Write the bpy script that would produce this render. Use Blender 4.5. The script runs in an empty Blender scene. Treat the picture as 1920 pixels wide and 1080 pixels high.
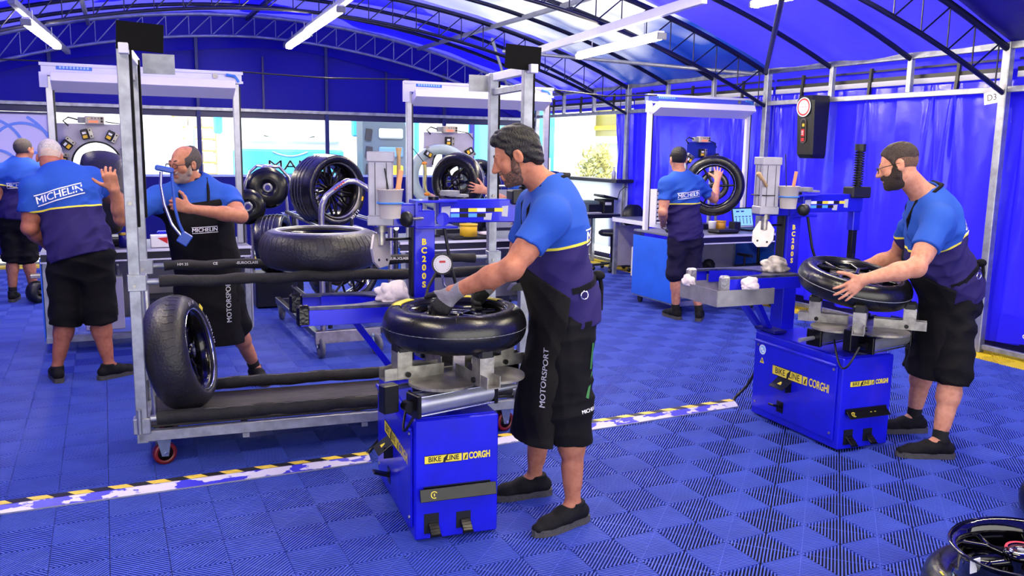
import bpy, bmesh, math, random
import numpy as np
from mathutils import Vector, Matrix, Euler
from mathutils.bvhtree import BVHTree
random.seed(7); RNG = np.random.default_rng(7)
SC = bpy.context.scene
COL = SC.collection
R = math.radians

# ---------------------------------------------------------------- camera
def make_camera():
    yaw, pit, rol = .4401, .15915, .01667
    f = Vector((math.sin(yaw)*math.cos(pit), math.cos(yaw)*math.cos(pit), -math.sin(pit)))
    r = Vector((math.cos(yaw), -math.sin(yaw), 0)); u = r.cross(f)
    r2 = r*math.cos(rol) + u*math.sin(rol); u2 = -r*math.sin(rol) + u*math.cos(rol)
    cd = bpy.data.cameras.new('camera'); co = bpy.data.objects.new('camera', cd); COL.objects.link(co)
    m = Matrix((r2, u2, -f)).transposed().to_4x4(); m.translation = (0, 0, 1.70)
    co.matrix_world = m
    cd.sensor_width = 36; cd.lens = 1617/1920*36; cd.clip_end = 200; cd.clip_start = .05
    SC.camera = co
make_camera()

# ---------------------------------------------------------------- light, sky, exposure
w = bpy.data.worlds.new('sky'); SC.world = w; w.use_nodes = True
nt = w.node_tree; bg = nt.nodes['Background']
bg.inputs[0].default_value = (1.0, .97, .92, 1); bg.inputs[1].default_value = 3.6
sd = bpy.data.lights.new('sun', 'SUN'); sd.energy = 7.0; sd.angle = R(1.5); sd.color = (1, .96, .9)
so = bpy.data.objects.new('sun', sd); COL.objects.link(so); so.rotation_euler = (R(38), 0, R(-18))
SC.view_settings.view_transform = 'Standard'; SC.view_settings.look = 'None'
SC.view_settings.gamma = 1; SC.view_settings.use_curve_mapping = False
SC.view_settings.exposure = 0.13
TUBE_POWER = 120.0

# ---------------------------------------------------------------- helpers
def lin(c):
    if isinstance(c, str):
        c = [int(c[i:i+2], 16)/255 for i in (0, 2, 4)]
    return tuple((x/12.92 if x <= .04045 else ((x+.055)/1.055)**2.4) for x in c) + (1,)

MATS = {}
def M(name, col=None, rough=.5, metal=0, var=0, vscale=6, bump=0, bscale=40, col2=None, spec=.5, coat=0, emit=None, estr=0, stretch=None, thr=None):
    """principled material; col2/var mix in a noise pattern, bump adds fine relief"""
    if name in MATS: return MATS[name]
    m = bpy.data.materials.new(name); m.use_nodes = True; MATS[name] = m
    nt = m.node_tree; b = nt.nodes['Principled BSDF']; L = nt.links.new
    b.inputs['Roughness'].default_value = rough; b.inputs['Metallic'].default_value = metal
    b.inputs['Specular IOR Level'].default_value = spec; b.inputs['Coat Weight'].default_value = coat
    b.inputs['Base Color'].default_value = lin(col)
    if emit: b.inputs['Emission Color'].default_value = lin(emit); b.inputs['Emission Strength'].default_value = estr
    if var or bump:
        tc = nt.nodes.new('ShaderNodeTexCoord'); src = tc.outputs['Object']
        if stretch:
            mp = nt.nodes.new('ShaderNodeMapping'); mp.inputs['Scale'].default_value = stretch; L(src, mp.inputs[0]); src = mp.outputs[0]
    if var:
        n = nt.nodes.new('ShaderNodeTexNoise'); n.inputs['Scale'].default_value = vscale; n.inputs['Detail'].default_value = 5
        L(src, n.inputs['Vector'])
        cr = nt.nodes.new('ShaderNodeValToRGB'); c = lin(col); c2 = lin(col2) if col2 else tuple(x*(1-var) for x in c[:3]) + (1,)
        cr.color_ramp.elements[0].position = thr[0] if thr else .35; cr.color_ramp.elements[0].color = c
        cr.color_ramp.elements[1].position = thr[1] if thr else .68; cr.color_ramp.elements[1].color = c2
        L(n.outputs[0], cr.inputs[0]); L(cr.outputs[0], b.inputs['Base Color'])
        mr = nt.nodes.new('ShaderNodeMapRange'); mr.inputs[3].default_value = rough*.85; mr.inputs[4].default_value = min(1, rough*1.2)
        L(n.outputs[0], mr.inputs[0]); L(mr.outputs[0], b.inputs['Roughness'])
    if bump:
        n2 = nt.nodes.new('ShaderNodeTexNoise'); n2.inputs['Scale'].default_value = bscale; n2.inputs['Detail'].default_value = 3
        L(src, n2.inputs['Vector'])
        bp = nt.nodes.new('ShaderNodeBump'); bp.inputs['Strength'].default_value = bump; bp.inputs['Distance'].default_value = .01
        L(n2.outputs[0], bp.inputs['Height']); L(bp.outputs[0], b.inputs['Normal'])
    return m

def rot(x=0, y=0, z=0): return Euler((R(x), R(y), R(z))).to_matrix()
def T(loc=(0, 0, 0), x=0, y=0, z=0): return Matrix.Translation(loc) @ rot(x, y, z).to_4x4()
def frame(o, z, x=None):
    """matrix with origin o, local Z along z, local X near x"""
    z = Vector(z).normalized(); x = Vector(x) if x is not None else (Vector((1, 0, 0)) if abs(z.x) < .9 else Vector((0, 1, 0)))
    y = z.cross(x).normalized(); x = y.cross(z)
    m = Matrix((x, y, z)).transposed().to_4x4(); m.translation = o; return m

class MB:
    def __init__(s): s.v = []; s.f = []; s.mi = []; s.sm = []
    def add(s, vs, fs, M=None, mi=0, sm=False):
        o = len(s.v)
        s.v += [tuple(M @ Vector(p)) for p in vs] if M is not None else [tuple(p) for p in vs]
        s.f += [tuple(i+o for i in f) for f in fs]; s.mi += [mi]*len(fs); s.sm += [sm]*len(fs); return s
    def box(s, c, sz, r=None, b=0, mi=0):
        hx, hy, hz = [x/2 for x in sz]; m = Matrix.Translation(c)
        if r is not None: m = m @ r.to_4x4() if len(r) == 3 else r @ m      # 3x3: turn about the box's centre; 4x4: box in that frame
        if b <= 0:
            vs = [(x, y, z) for x in (-hx, hx) for y in (-hy, hy) for z in (-hz, hz)]
            fs = [(0, 1, 3, 2), (4, 6, 7, 5), (0, 4, 5, 1), (2, 3, 7, 6), (0, 2, 6, 4), (1, 5, 7, 3)]
            return s.add(vs, fs, m, mi)
        b = min(b, hx*.9, hy*.9, hz*.9); vs = []; idx = {}
        for x in (-1, 1):
            for y in (-1, 1):
                for z in (-1, 1):
                    for a in range(3):
                        q = [x*(hx-b), y*(hy-b), z*(hz-b)]; q[a] = (x*hx, y*hy, z*hz)[a]
                        idx[x, y, z, a] = len(vs); vs.append(q)
        fs = []
        sg = (-1, 1)
        for x in sg:
            fs.append([idx[x, y, z, 0] for y, z in ((-1, -1), (-1, 1), (1, 1), (1, -1))][::-x])
            fs.append([idx[x2, x, z, 1] for x2, z in ((-1, -1), (1, -1), (1, 1), (-1, 1))][::-x])
            fs.append([idx[x2, y, x, 2] for x2, y in ((-1, -1), (-1, 1), (1, 1), (1, -1))][::-x])
        for p in sg:
            for q in sg:
                fs.append((idx[-1, p, q, 1], idx[1, p, q, 1], idx[1, p, q, 2], idx[-1, p, q, 2]))
                fs.append((idx[p, -1, q, 0], idx[p, 1, q, 0], idx[p, 1, q, 2], idx[p, -1, q, 2]))
                fs.append((idx[p, q, -1, 0], idx[p, q, 1, 0], idx[p, q, 1, 1], idx[p, q, -1, 1]))
                for z in sg: fs.append((idx[p, q, z, 0], idx[p, q, z, 1], idx[p, q, z, 2]))
        return s.add(vs, fs, m, mi)
    def cyl(s, p0, p1, r0, r1=None, n=12, mi=0, caps=True):
        p0 = Vector(p0); p1 = Vector(p1); r1 = r0 if r1 is None else r1
        m = frame(p0, p1-p0); L = (p1-p0).length
        vs = [(r*math.cos(2*math.pi*i/n), r*math.sin(2*math.pi*i/n), z) for r, z in ((r0, 0), (r1, L)) for i in range(n)]
        s.add(vs, [(i, (i+1) % n, n+(i+1) % n, n+i) for i in range(n)], m, mi, True)
        if caps: s.add(vs, [tuple(range(n))[::-1], tuple(range(n, 2*n))], m, mi)
        return s
    def tube(s, pts, r, n=8, mi=0, caps=True, closed=False):
        P = [Vector(p) for p in pts]; k = len(P); rr = r if isinstance(r, (list, tuple)) else [r]*k
        if closed: tg = [(P[(i+1) % k]-P[i-1]).normalized() for i in range(k)]
        else: tg = [(P[min(i+1, k-1)]-P[max(i-1, 0)]).normalized() for i in range(k)]
        x = tg[0].orthogonal().normalized(); vs = []
        for i in range(k):
            x = (x - tg[i]*x.dot(tg[i])).normalized(); y = tg[i].cross(x)
            vs += [P[i] + (x*math.cos(2*math.pi*j/n) + y*math.sin(2*math.pi*j/n))*rr[i] for j in range(n)]
        fs = [(a*n+j, a*n+(j+1) % n, b*n+(j+1) % n, b*n+j) for a, b in ((i, (i+1) % k) for i in range(k if closed else k-1)) for j in range(n)]
        s.add(vs, fs, None, mi, True)
        if caps and not closed: s.add(vs, [tuple(range(n))[::-1], tuple(range((k-1)*n, k*n))], None, mi)
        return s
    def lathe(s, prof, n=32, M=None, mi=0, closed=False, a0=0, a1=360, sm=True):
        full = a1-a0 >= 360; m = n if full else n+1; k = len(prof); vs = []
        for i in range(m):
            a = R(a0+(a1-a0)*i/n); vs += [(r*math.cos(a), r*math.sin(a), z) for r, z in prof]
        fs = []
        for i in range(n):
            j = (i+1) % m
            for q in range(k if closed else k-1):
                q2 = (q+1) % k; fs.append((i*k+q, j*k+q, j*k+q2, i*k+q2))
        return s.add(vs, fs, M, mi, sm)
    def prism(s, poly, t, M=None, mi=0):
        n = len(poly); vs = [(x, y, -t/2) for x, y in poly] + [(x, y, t/2) for x, y in poly]
        fs = [tuple(range(n))[::-1], tuple(range(n, 2*n))] + [(i, (i+1) % n, n+(i+1) % n, n+i) for i in range(n)]
        return s.add(vs, fs, M, mi)
    def sph(s, c, r, n=12, mi=0, M=None):
        rr = r if isinstance(r, (list, tuple)) else (r, r, r)
        prof = [(math.sin(math.pi*i/(n//2))+1e-6, -math.cos(math.pi*i/(n//2))) for i in range(n//2+1)]
        m = Matrix.Translation(c) @ (M if M is not None else Matrix.Identity(4)) @ Matrix.Diagonal((*rr, 1))
        return s.lathe(prof, n, m, mi)
    def build(s, name, mats, parent=None, **kw):
        me = bpy.data.meshes.new(name); me.from_pydata(s.v, [], s.f)
        if not isinstance(mats, (list, tuple)): mats = [mats]
        for m in mats: me.materials.append(m)
        me.polygons.foreach_set('material_index', s.mi); me.polygons.foreach_set('use_smooth', s.sm)
        bm = bmesh.new(); bm.from_mesh(me); bmesh.ops.recalc_face_normals(bm, faces=bm.faces); bm.to_mesh(me); bm.free()
        return link(name, me, parent, **kw)

def link(name, me, parent=None, label=None, cat=None, group=None, kind=None, loc=None, rz=None):
    o = bpy.data.objects.new(name, me); COL.objects.link(o)
    if parent is not None: o.parent = parent
    return tag(o, label, cat, group, kind, loc, rz)
def tag(o, label=None, cat=None, group=None, kind=None, loc=None, rz=None):
    if label: o['label'] = label
    if cat: o['category'] = cat
    if group: o['group'] = group
    if kind: o['kind'] = kind
    if loc is not None: o.location = loc
    if rz is not None: o.rotation_euler = (0, 0, R(rz))
    return o
def thing(name, label, cat, loc=(0, 0, 0), rz=0, group=None, kind=None):
    return link(name, None, None, label, cat, group, kind, loc, rz)
def copy_tree(o, parent=None):
    c = o.copy(); COL.objects.link(c); c.parent = parent
    for ch in [x for x in KIDS.get(o.name, [])]: copy_tree(ch, c)
    return c
KIDS = {}
def index_children():
    KIDS.clear()
    for o in bpy.data.objects:
        if o.parent: KIDS.setdefault(o.parent.name, []).append(o)

def text_mesh(body, size, bold=0, shear=0, width=1.0):
    """flat text outline as a mesh, centred, in the XY plane"""
    if 'M' in body: bold = 0      # the outline offset breaks this letter; it is thickened by doubling instead
    cu = bpy.data.curves.new('txt', 'FONT'); cu.body = body; cu.size = size; cu.align_x = 'CENTER'; cu.align_y = 'CENTER'
    cu.offset = bold; cu.shear = shear; cu.resolution_u = 3
    o = bpy.data.objects.new('txt', cu); COL.objects.link(o); bpy.context.view_layer.update()
    me = bpy.data.meshes.new_from_object(o.evaluated_get(bpy.context.evaluated_depsgraph_get()))
    bpy.data.objects.remove(o); bpy.data.curves.remove(cu)
    for v in me.vertices: v.co.x *= width
    return me
def text_into(mb, body, size, mtx, mi=0, **kw):
    me = text_mesh(body, size, **kw)
    for dx in ((-.016*size, .016*size) if 'M' in body else (0,)): mb.add([v.co + Vector((dx, 0, abs(dx)*.005)) for v in me.vertices], [tuple(p.vertices) for p in me.polygons], mtx, mi)
    bpy.data.meshes.remove(me)
def face_mtx(o, right, up):
    r = Vector(right).normalized(); u = Vector(up).normalized(); n = r.cross(u).normalized(); u = n.cross(r)
    m = Matrix((r, u, n)).transposed().to_4x4(); m.translation = o; return m

# common materials
GALV = M('galvanised_steel', 'a9adb6', .42, .75, .35, 14, .08, 60)
ALU = M('aluminium', 'b9bbc4', .35, .7, .15, 20)
STEEL = M('worn_steel', 'b3b0a8', .38, .8, .45, 18, .1, 50)
CHROME = M('chrome', 'd5d7de', .16, .95)
BLACKP = M('black_plastic', '101114', .42, 0, .3, 30)
BLACKM = M('black_metal', '0c0c10', .3, .3, .2, 20)
RUBBER = M('tyre_rubber', '0f0f12', .36, 0, .35, 14, .12, 120, spec=.5)
RUBW = M('worn_tyre_rubber', '1d1c20', .5, 0, .5, 9, .5, 160, col2='0f0f11', spec=.45)
FOAM = M('black_foam', '1b1a1d', .75, 0, .4, 14, .35, 60)
WHITEP = M('white_plastic', 'e4e4ea', .45, 0, .06, 20)
WHITEB = M('white_beam_paint', 'dcdcec', .42, 0, .06, 9)
GREYP = M('grey_plastic', '85878c', .5, 0, .1, 20)
BLUEM = M('blue_machine_paint', '1416d8', .3, 0, .22, 7, .03, 90, coat=.25)
BLUED = M('dark_blue_paint', '0a0a78', .35, 0, .25, 9)
YEL = M('yellow_decal', 'f0dc3c', .45)
BLK = M('black_decal', '08080a', .45)
WHT = M('white_decal', 'f4f4f6', .45)
RED = M('red_plastic', 'c4171f', .4)
ORANGE = M('orange_tool', 'e0851c', .45)
YELP = M('yellow_plastic', 'e2b51e', .45)
WOOD = M('wood_handle', 'c9a878', .55, 0, .3, 12, stretch=(1, 1, .2))
CLOTH = M('white_cloth', 'e9dde0', .85, 0, .15, 30, .3, 80)
# ================================================================ SETTING
XR, YB, XA = 6.95, 13.85, 2.15          # right wall, back wall, roof axis
RA, ZA = 11.8, 3.63
def roof_z(x, off=0): return ZA - RA + math.sqrt((RA)**2 - (x-XA)**2) - off
XL = 2*XA - XR
TRUSS_Y = (2.07, 5.0, 7.93, 10.86, 13.80)

# ---- ribbed floor tiles
CX, CY, X0, Y0 = .225, .2215, .16, -.036
FLOORB = M('floor_tile_blue', '465cc4', .55, 0, .22, 3, spec=.32, bump=.05, bscale=90)
FLOORY = M('floor_tile_yellow', 'ecd22a', .45, 0, .12, 3)
FLOORD = M('floor_underlay', '05061c', .9)
def cell_ribs(mb, ox, oy, diag, n=22):
    """ribs of one cell: bars parallel to a diagonal, clipped to the cell, so that they lie as on the mat"""
    g = .0015; x0, x1, y0, y1 = ox+g, ox+CX-g, oy+g, oy+CY-g
    W, H = x1-x0, y1-y0; hw = .21
    def clip(a, b):            # strip a <= u+v <= b on the unit square
        sq = [(0, 0), (1, 0), (1, 1), (0, 1)]
        for lim, sgn in ((a, 1), (b, -1)):
            out = []
            for i in range(len(sq)):
                p, q = sq[i], sq[(i+1) % len(sq)]; dp = sgn*(p[0]+p[1]-lim); dq = sgn*(q[0]+q[1]-lim)
                if dp >= 0: out.append(p)
                if dp*dq < 0:
                    t = dp/(dp-dq); out.append((p[0]+t*(q[0]-p[0]), p[1]+t*(q[1]-p[1])))
            sq = out
            if not sq: return []
        return sq
    for i in range(n):
        c = 2*(i+.5)/n; pl = clip(c-2*hw/n, c+2*hw/n)
        if len(pl) < 3: continue
        pts = [((x0+u*W) if diag else (x1-u*W), y0+v*H) for u, v in pl]
        k = len(pts); vs = [(x, y, 0) for x, y in pts] + [(x, y, -.016) for x, y in pts]
        mb.add(vs, [tuple(range(k))] + [(j, (j+1) % k, k+(j+1) % k, k+j) for j in range(k)])
    # cross rib along the other diagonal, a little lower
    a, b = ((x0, y0), (x1, y1)) if diag else ((x1, y0), (x0, y1))
    d = Vector((b[0]-a[0], b[1]-a[1], 0)); nn = Vector((-d.y, d.x, 0)).normalized()*.002
    A = Vector((a[0], a[1], -.0015)); B = Vector((b[0], b[1], -.0015))
    mb.add([A-nn, B-nn, B+nn, A+nn], [(0, 1, 2, 3)])
def tile_mesh(mat):
    mb = MB()
    for a in (0, 1):
        for b in (0, 1):      # tile corner is (odd,even): its middle is the centre of the nested squares
            cell_ribs(mb, a*CX, b*CY, (a+b) % 2 == 0)
    me = bpy.data.meshes.new('floor_tile'); me.from_pydata(mb.v, [], mb.f); me.materials.append(mat)
    bm = bmesh.new(); bm.from_mesh(me); bmesh.ops.recalc_face_normals(bm, faces=bm.faces); bm.to_mesh(me); bm.free()
    return me, mb
floor = MB().box((2.2, 6.5, -.0265), (9.9, 15.2, .02)).build('floor', FLOORD, label='blue ribbed interlocking tile floor of the tent', cat='floor', kind='structure')
TM, TMB = tile_mesh(FLOORB); TMY = TM.copy(); TMY.materials[0] = FLOORY
tiles = []
for i in range(-7, 16):
    for j in range(2, 31):
        x = X0 + (2*i+1)*CX; y = Y0 + 2*j*CY
        if x < XL-.2 or x > XR-.15 or y > YB-.2: continue
        yel = x > 6.3 or y > 13.2
        v = Vector((x+CX, y+CY)); tiles.append((v.length + (0 if abs(math.atan2(v.x, v.y)-.44) < .62 else 40), x, y, yel))
tiles.sort(); far_b, far_y = MB(), MB()
for k, (d, x, y, yel) in enumerate(tiles):
    if k < 296:
        link('floor_tile', TMY if yel else TM, floor, loc=(x, y, 0))
    else:
        (far_y if yel else far_b).add(TMB.v, TMB.f, Matrix.Translation((x, y, 0)))
far_b.build('far_floor_tiles', FLOORB, floor, kind='stuff'); far_y.build('far_border_tiles', FLOORY, floor, kind='stuff')

# ---- fabric materials
def fabric(name, col, trans, rough=.35, col2=None, mix=None, vscale=1.2, thr=(.45, .55), fold=.0, stretch=None):
    m = bpy.data.materials.new(name); m.use_nodes = True; nt = m.node_tree; L = nt.links.new; N = nt.nodes.new
    b = nt.nodes['Principled BSDF']; out = nt.nodes['Material Output']
    b.inputs['Roughness'].default_value = rough; b.inputs['Base Color'].default_value = lin(col); b.inputs['Specular IOR Level'].default_value = .5 if rough < .4 else .2
    tr = N('ShaderNodeBsdfTranslucent'); tr.inputs[0].default_value = lin(col)
    mx = N('ShaderNodeMixShader'); mx.inputs[0].default_value = trans
    L(b.outputs[0], mx.inputs[1]); L(tr.outputs[0], mx.inputs[2]); L(mx.outputs[0], out.inputs[0])
    tc = N('ShaderNodeTexCoord'); src = tc.outputs['Object']
    if stretch:
        mp = N('ShaderNodeMapping'); mp.inputs['Scale'].default_value = stretch; L(src, mp.inputs[0]); src = mp.outputs[0]
    if col2:
        n = N('ShaderNodeTexNoise'); n.inputs['Scale'].default_value = vscale; n.inputs['Detail'].default_value = 1.2
        L(src, n.inputs['Vector']); cr = N('ShaderNodeValToRGB')
        cr.color_ramp.elements[0].position, cr.color_ramp.elements[1].position = thr
        cr.color_ramp.elements[0].color = lin(col); cr.color_ramp.elements[1].color = lin(col2)
        L(n.outputs[0], cr.inputs[0]); L(cr.outputs[0], b.inputs['Base Color']); L(cr.outputs[0], tr.inputs[0])
    n2 = N('ShaderNodeTexNoise'); n2.inputs['Scale'].default_value = 3.5; n2.inputs['Detail'].default_value = 4; L(tc.outputs['Object'], n2.inputs['Vector'])
    bp = N('ShaderNodeBump'); bp.inputs['Strength'].default_value = .35; bp.inputs['Distance'].default_value = .03
    L(n2.outputs[0], bp.inputs['Height']); L(bp.outputs[0], b.inputs['Normal'])
    return m
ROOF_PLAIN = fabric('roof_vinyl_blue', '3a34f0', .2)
ROOF_PRINT = fabric('roof_vinyl_printed', '5a58fa', .2, col2='1710d8', vscale=.75, thr=(.5, .515), stretch=(1, 1.6, 1))
ROOF_PALE_GLEAM = fabric('roof_vinyl_pale_gleam', '4a44f4', .27, col2='c8d2ee', vscale=.55, thr=(.42, .62), rough=.24)  # pale vinyl with a glossy white gleam painted into its colour
def _paint_gleam(m):
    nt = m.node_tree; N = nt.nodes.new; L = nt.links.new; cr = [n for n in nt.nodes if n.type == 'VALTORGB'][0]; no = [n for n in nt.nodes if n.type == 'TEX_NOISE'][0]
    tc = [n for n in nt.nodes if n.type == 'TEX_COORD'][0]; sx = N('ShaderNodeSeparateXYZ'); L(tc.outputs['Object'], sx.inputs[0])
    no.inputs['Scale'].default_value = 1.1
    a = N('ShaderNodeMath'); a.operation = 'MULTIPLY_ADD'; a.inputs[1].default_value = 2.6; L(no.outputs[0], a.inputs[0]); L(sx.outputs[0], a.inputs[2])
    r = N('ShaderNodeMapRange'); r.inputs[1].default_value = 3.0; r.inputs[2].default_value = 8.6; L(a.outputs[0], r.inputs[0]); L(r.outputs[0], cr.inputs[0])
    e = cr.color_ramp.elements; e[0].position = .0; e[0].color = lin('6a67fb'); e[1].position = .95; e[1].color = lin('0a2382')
    for p, c in ((.30, '858bfb'), (.44, 'aab2f8'), (.55, 'ccd1e2'), (.66, 'b6bccb'), (.78, '163a94')): q = e.new(p); q.color = lin(c)  # ramp across the bay: pale blue, painted white gleam, dark navy
_paint_gleam(ROOF_PALE_GLEAM)
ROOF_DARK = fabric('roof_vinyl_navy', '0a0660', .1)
NAVY = fabric('gable_vinyl_navy', '0a0590', .04, rough=.5)
CURT = fabric('curtain_vinyl_blue', '2a22ee', .14, rough=.22)
HALF = fabric('half_wall_vinyl', '070c78', .03, rough=.5)

# ---- roof
def roof_panel(y0, y1, mat, parent):
    nx, ny = 48, 14; vs = []; fs = []
    for j in range(ny+1):
        t = j/ny; y = y0+(y1-y0)*t
        sag = .035*abs(math.sin(t*3*math.pi))
        for i in range(nx+1):
            x = XL+(XR-XL)*i/nx
            vs.append((x, y, roof_z(x) + .045 - sag + .008*math.sin(x*7+y*3)))
    for j in range(ny):
        for i in range(nx): a = j*(nx+1)+i; fs.append((a, a+1, a+nx+2, a+nx+1))
    mb = MB(); mb.add(vs, fs, sm=True); return mb.build('roof_panel', mat, parent)
ceil = thing('ceiling', 'arched blue vinyl tent roof', 'tent roof', kind='structure')
for a, b, m in ((-.86, 2.07, ROOF_PLAIN), (2.07, 5.0, ROOF_DARK), (5.0, 7.93, ROOF_PLAIN), (7.93, 10.86, ROOF_PALE_GLEAM), (10.86, 14.1, ROOF_PRINT)):
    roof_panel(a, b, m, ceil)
TRUSSM = M('truss_steel', '8c92b8', .4, .5, .3, 12)
RAFT = M('rafter_dark_steel', '15163a', .4, .4, .3, 12)
def arc_pts(y, off, n=36, x0=None, x1=None):
    x0 = XL if x0 is None else x0; x1 = XR if x1 is None else x1
    return [(x0+(x1-x0)*i/n, y, roof_z(x0+(x1-x0)*i/n, off)) for i in range(n+1)]
def truss(k, y, mat, label):
    t = thing('trim_%d' % k, label, 'roof truss', kind='structure')
    MB().tube(arc_pts(y, .02), .03, 8).build('upper_chord', mat, t)
    low = [(x, yy, z-.30-.07*abs(x-XA)/4.8) for x, yy, z in arc_pts(y, .02)]
    MB().tube(low, .022, 8).build('lower_chord', mat, t)
    n = 30
    for i in range(n):
        xa = XL+.15+(XR-XL-.3)*i/n; xb = XL+.15+(XR-XL-.3)*(i+1)/n
        za = roof_z(xa, .02)-.30-.07*abs(xa-XA)/4.8; zb = roof_z(xb, .04)
        MB().cyl((xb, y, zb), (xb, y, roof_z(xb, .02)-.30-.07*abs(xb-XA)/4.8), .007, n=5, caps=False).build('web_post', mat, t)
        MB().cyl((xa, y, za), (xb, y, zb), .008, n=5, caps=False).build('web_brace', mat, t)
TL = {2.07: 'arched truss nearest the camera, over the front of the tent', 5.0: 'dark arched truss meeting the right wall at the post beside the D3 sign',
      7.93: 'arched truss meeting the post left of the black extinguisher box', 10.86: 'arched truss second from the back gable', 13.80: 'steel arched truss against the navy back gable'}
for k, y in enumerate(TRUSS_Y): truss(k+1, y, TRUSSM if y > 13 else RAFT, TL[y])
k = 10
for y, lb in ((3.05, 'single dark rafter in front of the D3 post'), (4.03, 'single dark rafter just in front of the D3 post'), (5.98, 'single dark rafter above the D3 sign bay, nearer one'), (6.98, 'single dark rafter above the extinguisher box'),
          (8.92, 'single dark rafter beyond the extinguisher box bay'), (9.9, 'single dark rafter above the right workstation'), (11.84, 'single rafter over the white window opening, nearer one'), (12.82, 'single rafter over the white window opening, farther one')):
    MB().tube(arc_pts(y, .02), .026, 8).build('trim_%d' % k, RAFT, label=lb, cat='rafter', kind='structure'); k += 1
BEAM = M('grey_roof_tube', '8c90a2', .4, .5, .2, 9)
def beam(p, q, w, mat, label, h=None):
    global k
    p, q = Vector(p), Vector(q); m = frame((p+q)/2, q-p, (0, 0, 1))
    MB().box((0, 0, 0), (h or w, w, (q-p).length), m, b=.004).build('trim_%d' % k, mat, label=label, cat='roof beam', kind='structure'); k += 1
beam((4.75, 13.85, 3.30), (4.75, -.8, 3.30), .05, BEAM, 'long grey purlin on the right half of the roof')
beam((2.05, 13.85, 3.57), (2.05, -.8, 3.57), .05, RAFT, 'dark purlin along the ridge of the roof')
beam((-.10, 13.85, 3.34), (-.35, -.8, 3.34), .05, BEAM, 'dark purlin on the left half of the roof')
beam((4.93, 9.78, 2.915), (4.45, 5.9, 2.93), .055, WHITEB, 'pale square tube carrying the long light over the right workstation', .085)
beam((2.49, 13.2, 3.15), (2.24, 8.2, 3.15), .07, BEAM, 'pale square tube carrying the two middle lights')
beam((-.36, 13.3, 2.89), (-.66, 8.9, 2.91), .06, BEAM, 'grey square tube carrying the light at the left')
# wind braces in the roof slope
for p, q, lb in (((6.86, 7.9, 2.62), (4.45, 5.0, 2.80), 'dark steep wind brace in front of the middle wall post'),
                 ((6.84, 8.0, 2.60), (4.85, 10.7, 2.98), 'grey flat wind brace behind the middle wall post'),
                 ((4.78, 10.9, 3.15), (6.3, 13.7, 2.75), 'pale diagonal wind brace in the back roof bay')):
    MB().cyl(p, q, .024, n=10).build('trim_%d' % k, RAFT if 'dark' in lb else BEAM, label=lb, cat='wind brace', kind='structure'); k += 1

# ---- right wall: posts, rails, curtain
wr = thing('wall_right', 'right side wall of blue vinyl curtain on a galvanised frame', 'tent wall', kind='structure')
for y in (-.86, 2.07, 5.0, 7.93, 10.86, 13.80):
    MB().box((XR-.02, y, 1.33), (.07, .07, 2.66), b=.006).build('wall_post', GALV, wr)
for a, b in ((-.86, 2.07), (2.07, 5.0), (5.0, 7.93), (7.93, 10.86), (10.86, 13.80)):
    L = b-a-.07; c = (a+b)/2
    MB().box((XR-.02, c, 2.63), (.05, L, .06), b=.004).build('eave_rail', GALV, wr)
    MB().box((XR-.02, c, 2.27), (.05, L, .05), b=.004).build('curtain_rail', GALV, wr)
    MB().box((XR+.08, c, 2.40), (.03, L, .05), b=.004).build('pale_rail', M('pale_rail_grey', 'a9aab8', .5), wr)
    MB().box((XR+.09, c, 2.53), (.025, L, .02)).build('dark_rail', RAFT, wr)
    MB().box((XR+.085, c, 2.445), (.035, L, .035)).build('rope_bundle', BLACKP, wr)
    MB().box((XR-.01, c, .05), (.045, L, .045), b=.004).build('ground_rail', GALV, wr)
    for t in (1/3, 2/3): MB().box((XR-.02, a+(b-a)*t, 2.45), (.05, .05, .31), b=.004).build('rail_upright', GALV, wr)
    for t in (.18, .52, .84): MB().box((XR+.06, a+(b-a)*t, 2.42), (.03, .03, .28), rot(4, 0, 0)).build('hook_strap', BLACKP, wr)
def curtain(y0, y1, z0, z1, x, amp, seed, parent, name, mat=CURT, dens=70, pleat=0):
    rng = random.Random(seed); n = int((y1-y0)*dens); nz = 26; ks = [(rng.uniform(3, 9), rng.uniform(0, 6.3), rng.uniform(.4, 1), rng.uniform(-1.2, 1.2)) for _ in range(7)]
    hang = sorted(rng.uniform(y0, y1) for _ in range(int((y1-y0)*2.2)+1)); vs = []; fs = []
    for j in range(nz+1):
        t = j/nz; z = z1+(z0-z1)*t
        for i in range(n+1):
            y = y0+(y1-y0)*i/n; d = 0
            for f, ph, a, sk in ks: d += a*math.sin(f*(y+sk*.25*t)*2+ph)
            d *= amp*.42*(.25+.75*t); d += amp*.55*(abs(math.sin(y*9.3+1.6*math.sin(y*2.1+seed)+.5*t))**.6-.6)*(.35+.65*t)
            for h in hang:          # creases radiating from the hooks
                u = (y-h)/(.05+.55*t); d += amp*.9*math.exp(-u*u*6)*(1-t)**1.2*math.cos(u*9)
            d += pleat*math.sin(y*62)*.5
            vs.append((x+d, y, z))
    for j in range(nz):
        for i in range(n): a = j*(n+1)+i; fs.append((a, a+1, a+n+2, a+n+1))
    mb = MB(); mb.add(vs, fs, sm=True); return mb.build(name, mat, parent)
curtain(-.86, 5.05, .10, 2.36, XR+.10, .035, 2, wr, 'curtain_panel')
curtain(4.90, 7.98, .10, 2.36, XR+.10, .045, 5, wr, 'curtain_panel')
curtain(7.90, 10.90, .10, 2.36, XR+.10, .05, 9, wr, 'curtain_panel')
curtain(10.78, 11.25, .10, 2.30, XR+.02, .05, 12, wr, 'gathered_curtain', dens=160, pleat=.05)
MB().box((XR+.16, 6.4, 2.5), (.01, 15, .34)).build('eave_valance', fabric('eave_vinyl', '1a12c8', .08, rough=.4), wr)
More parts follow.
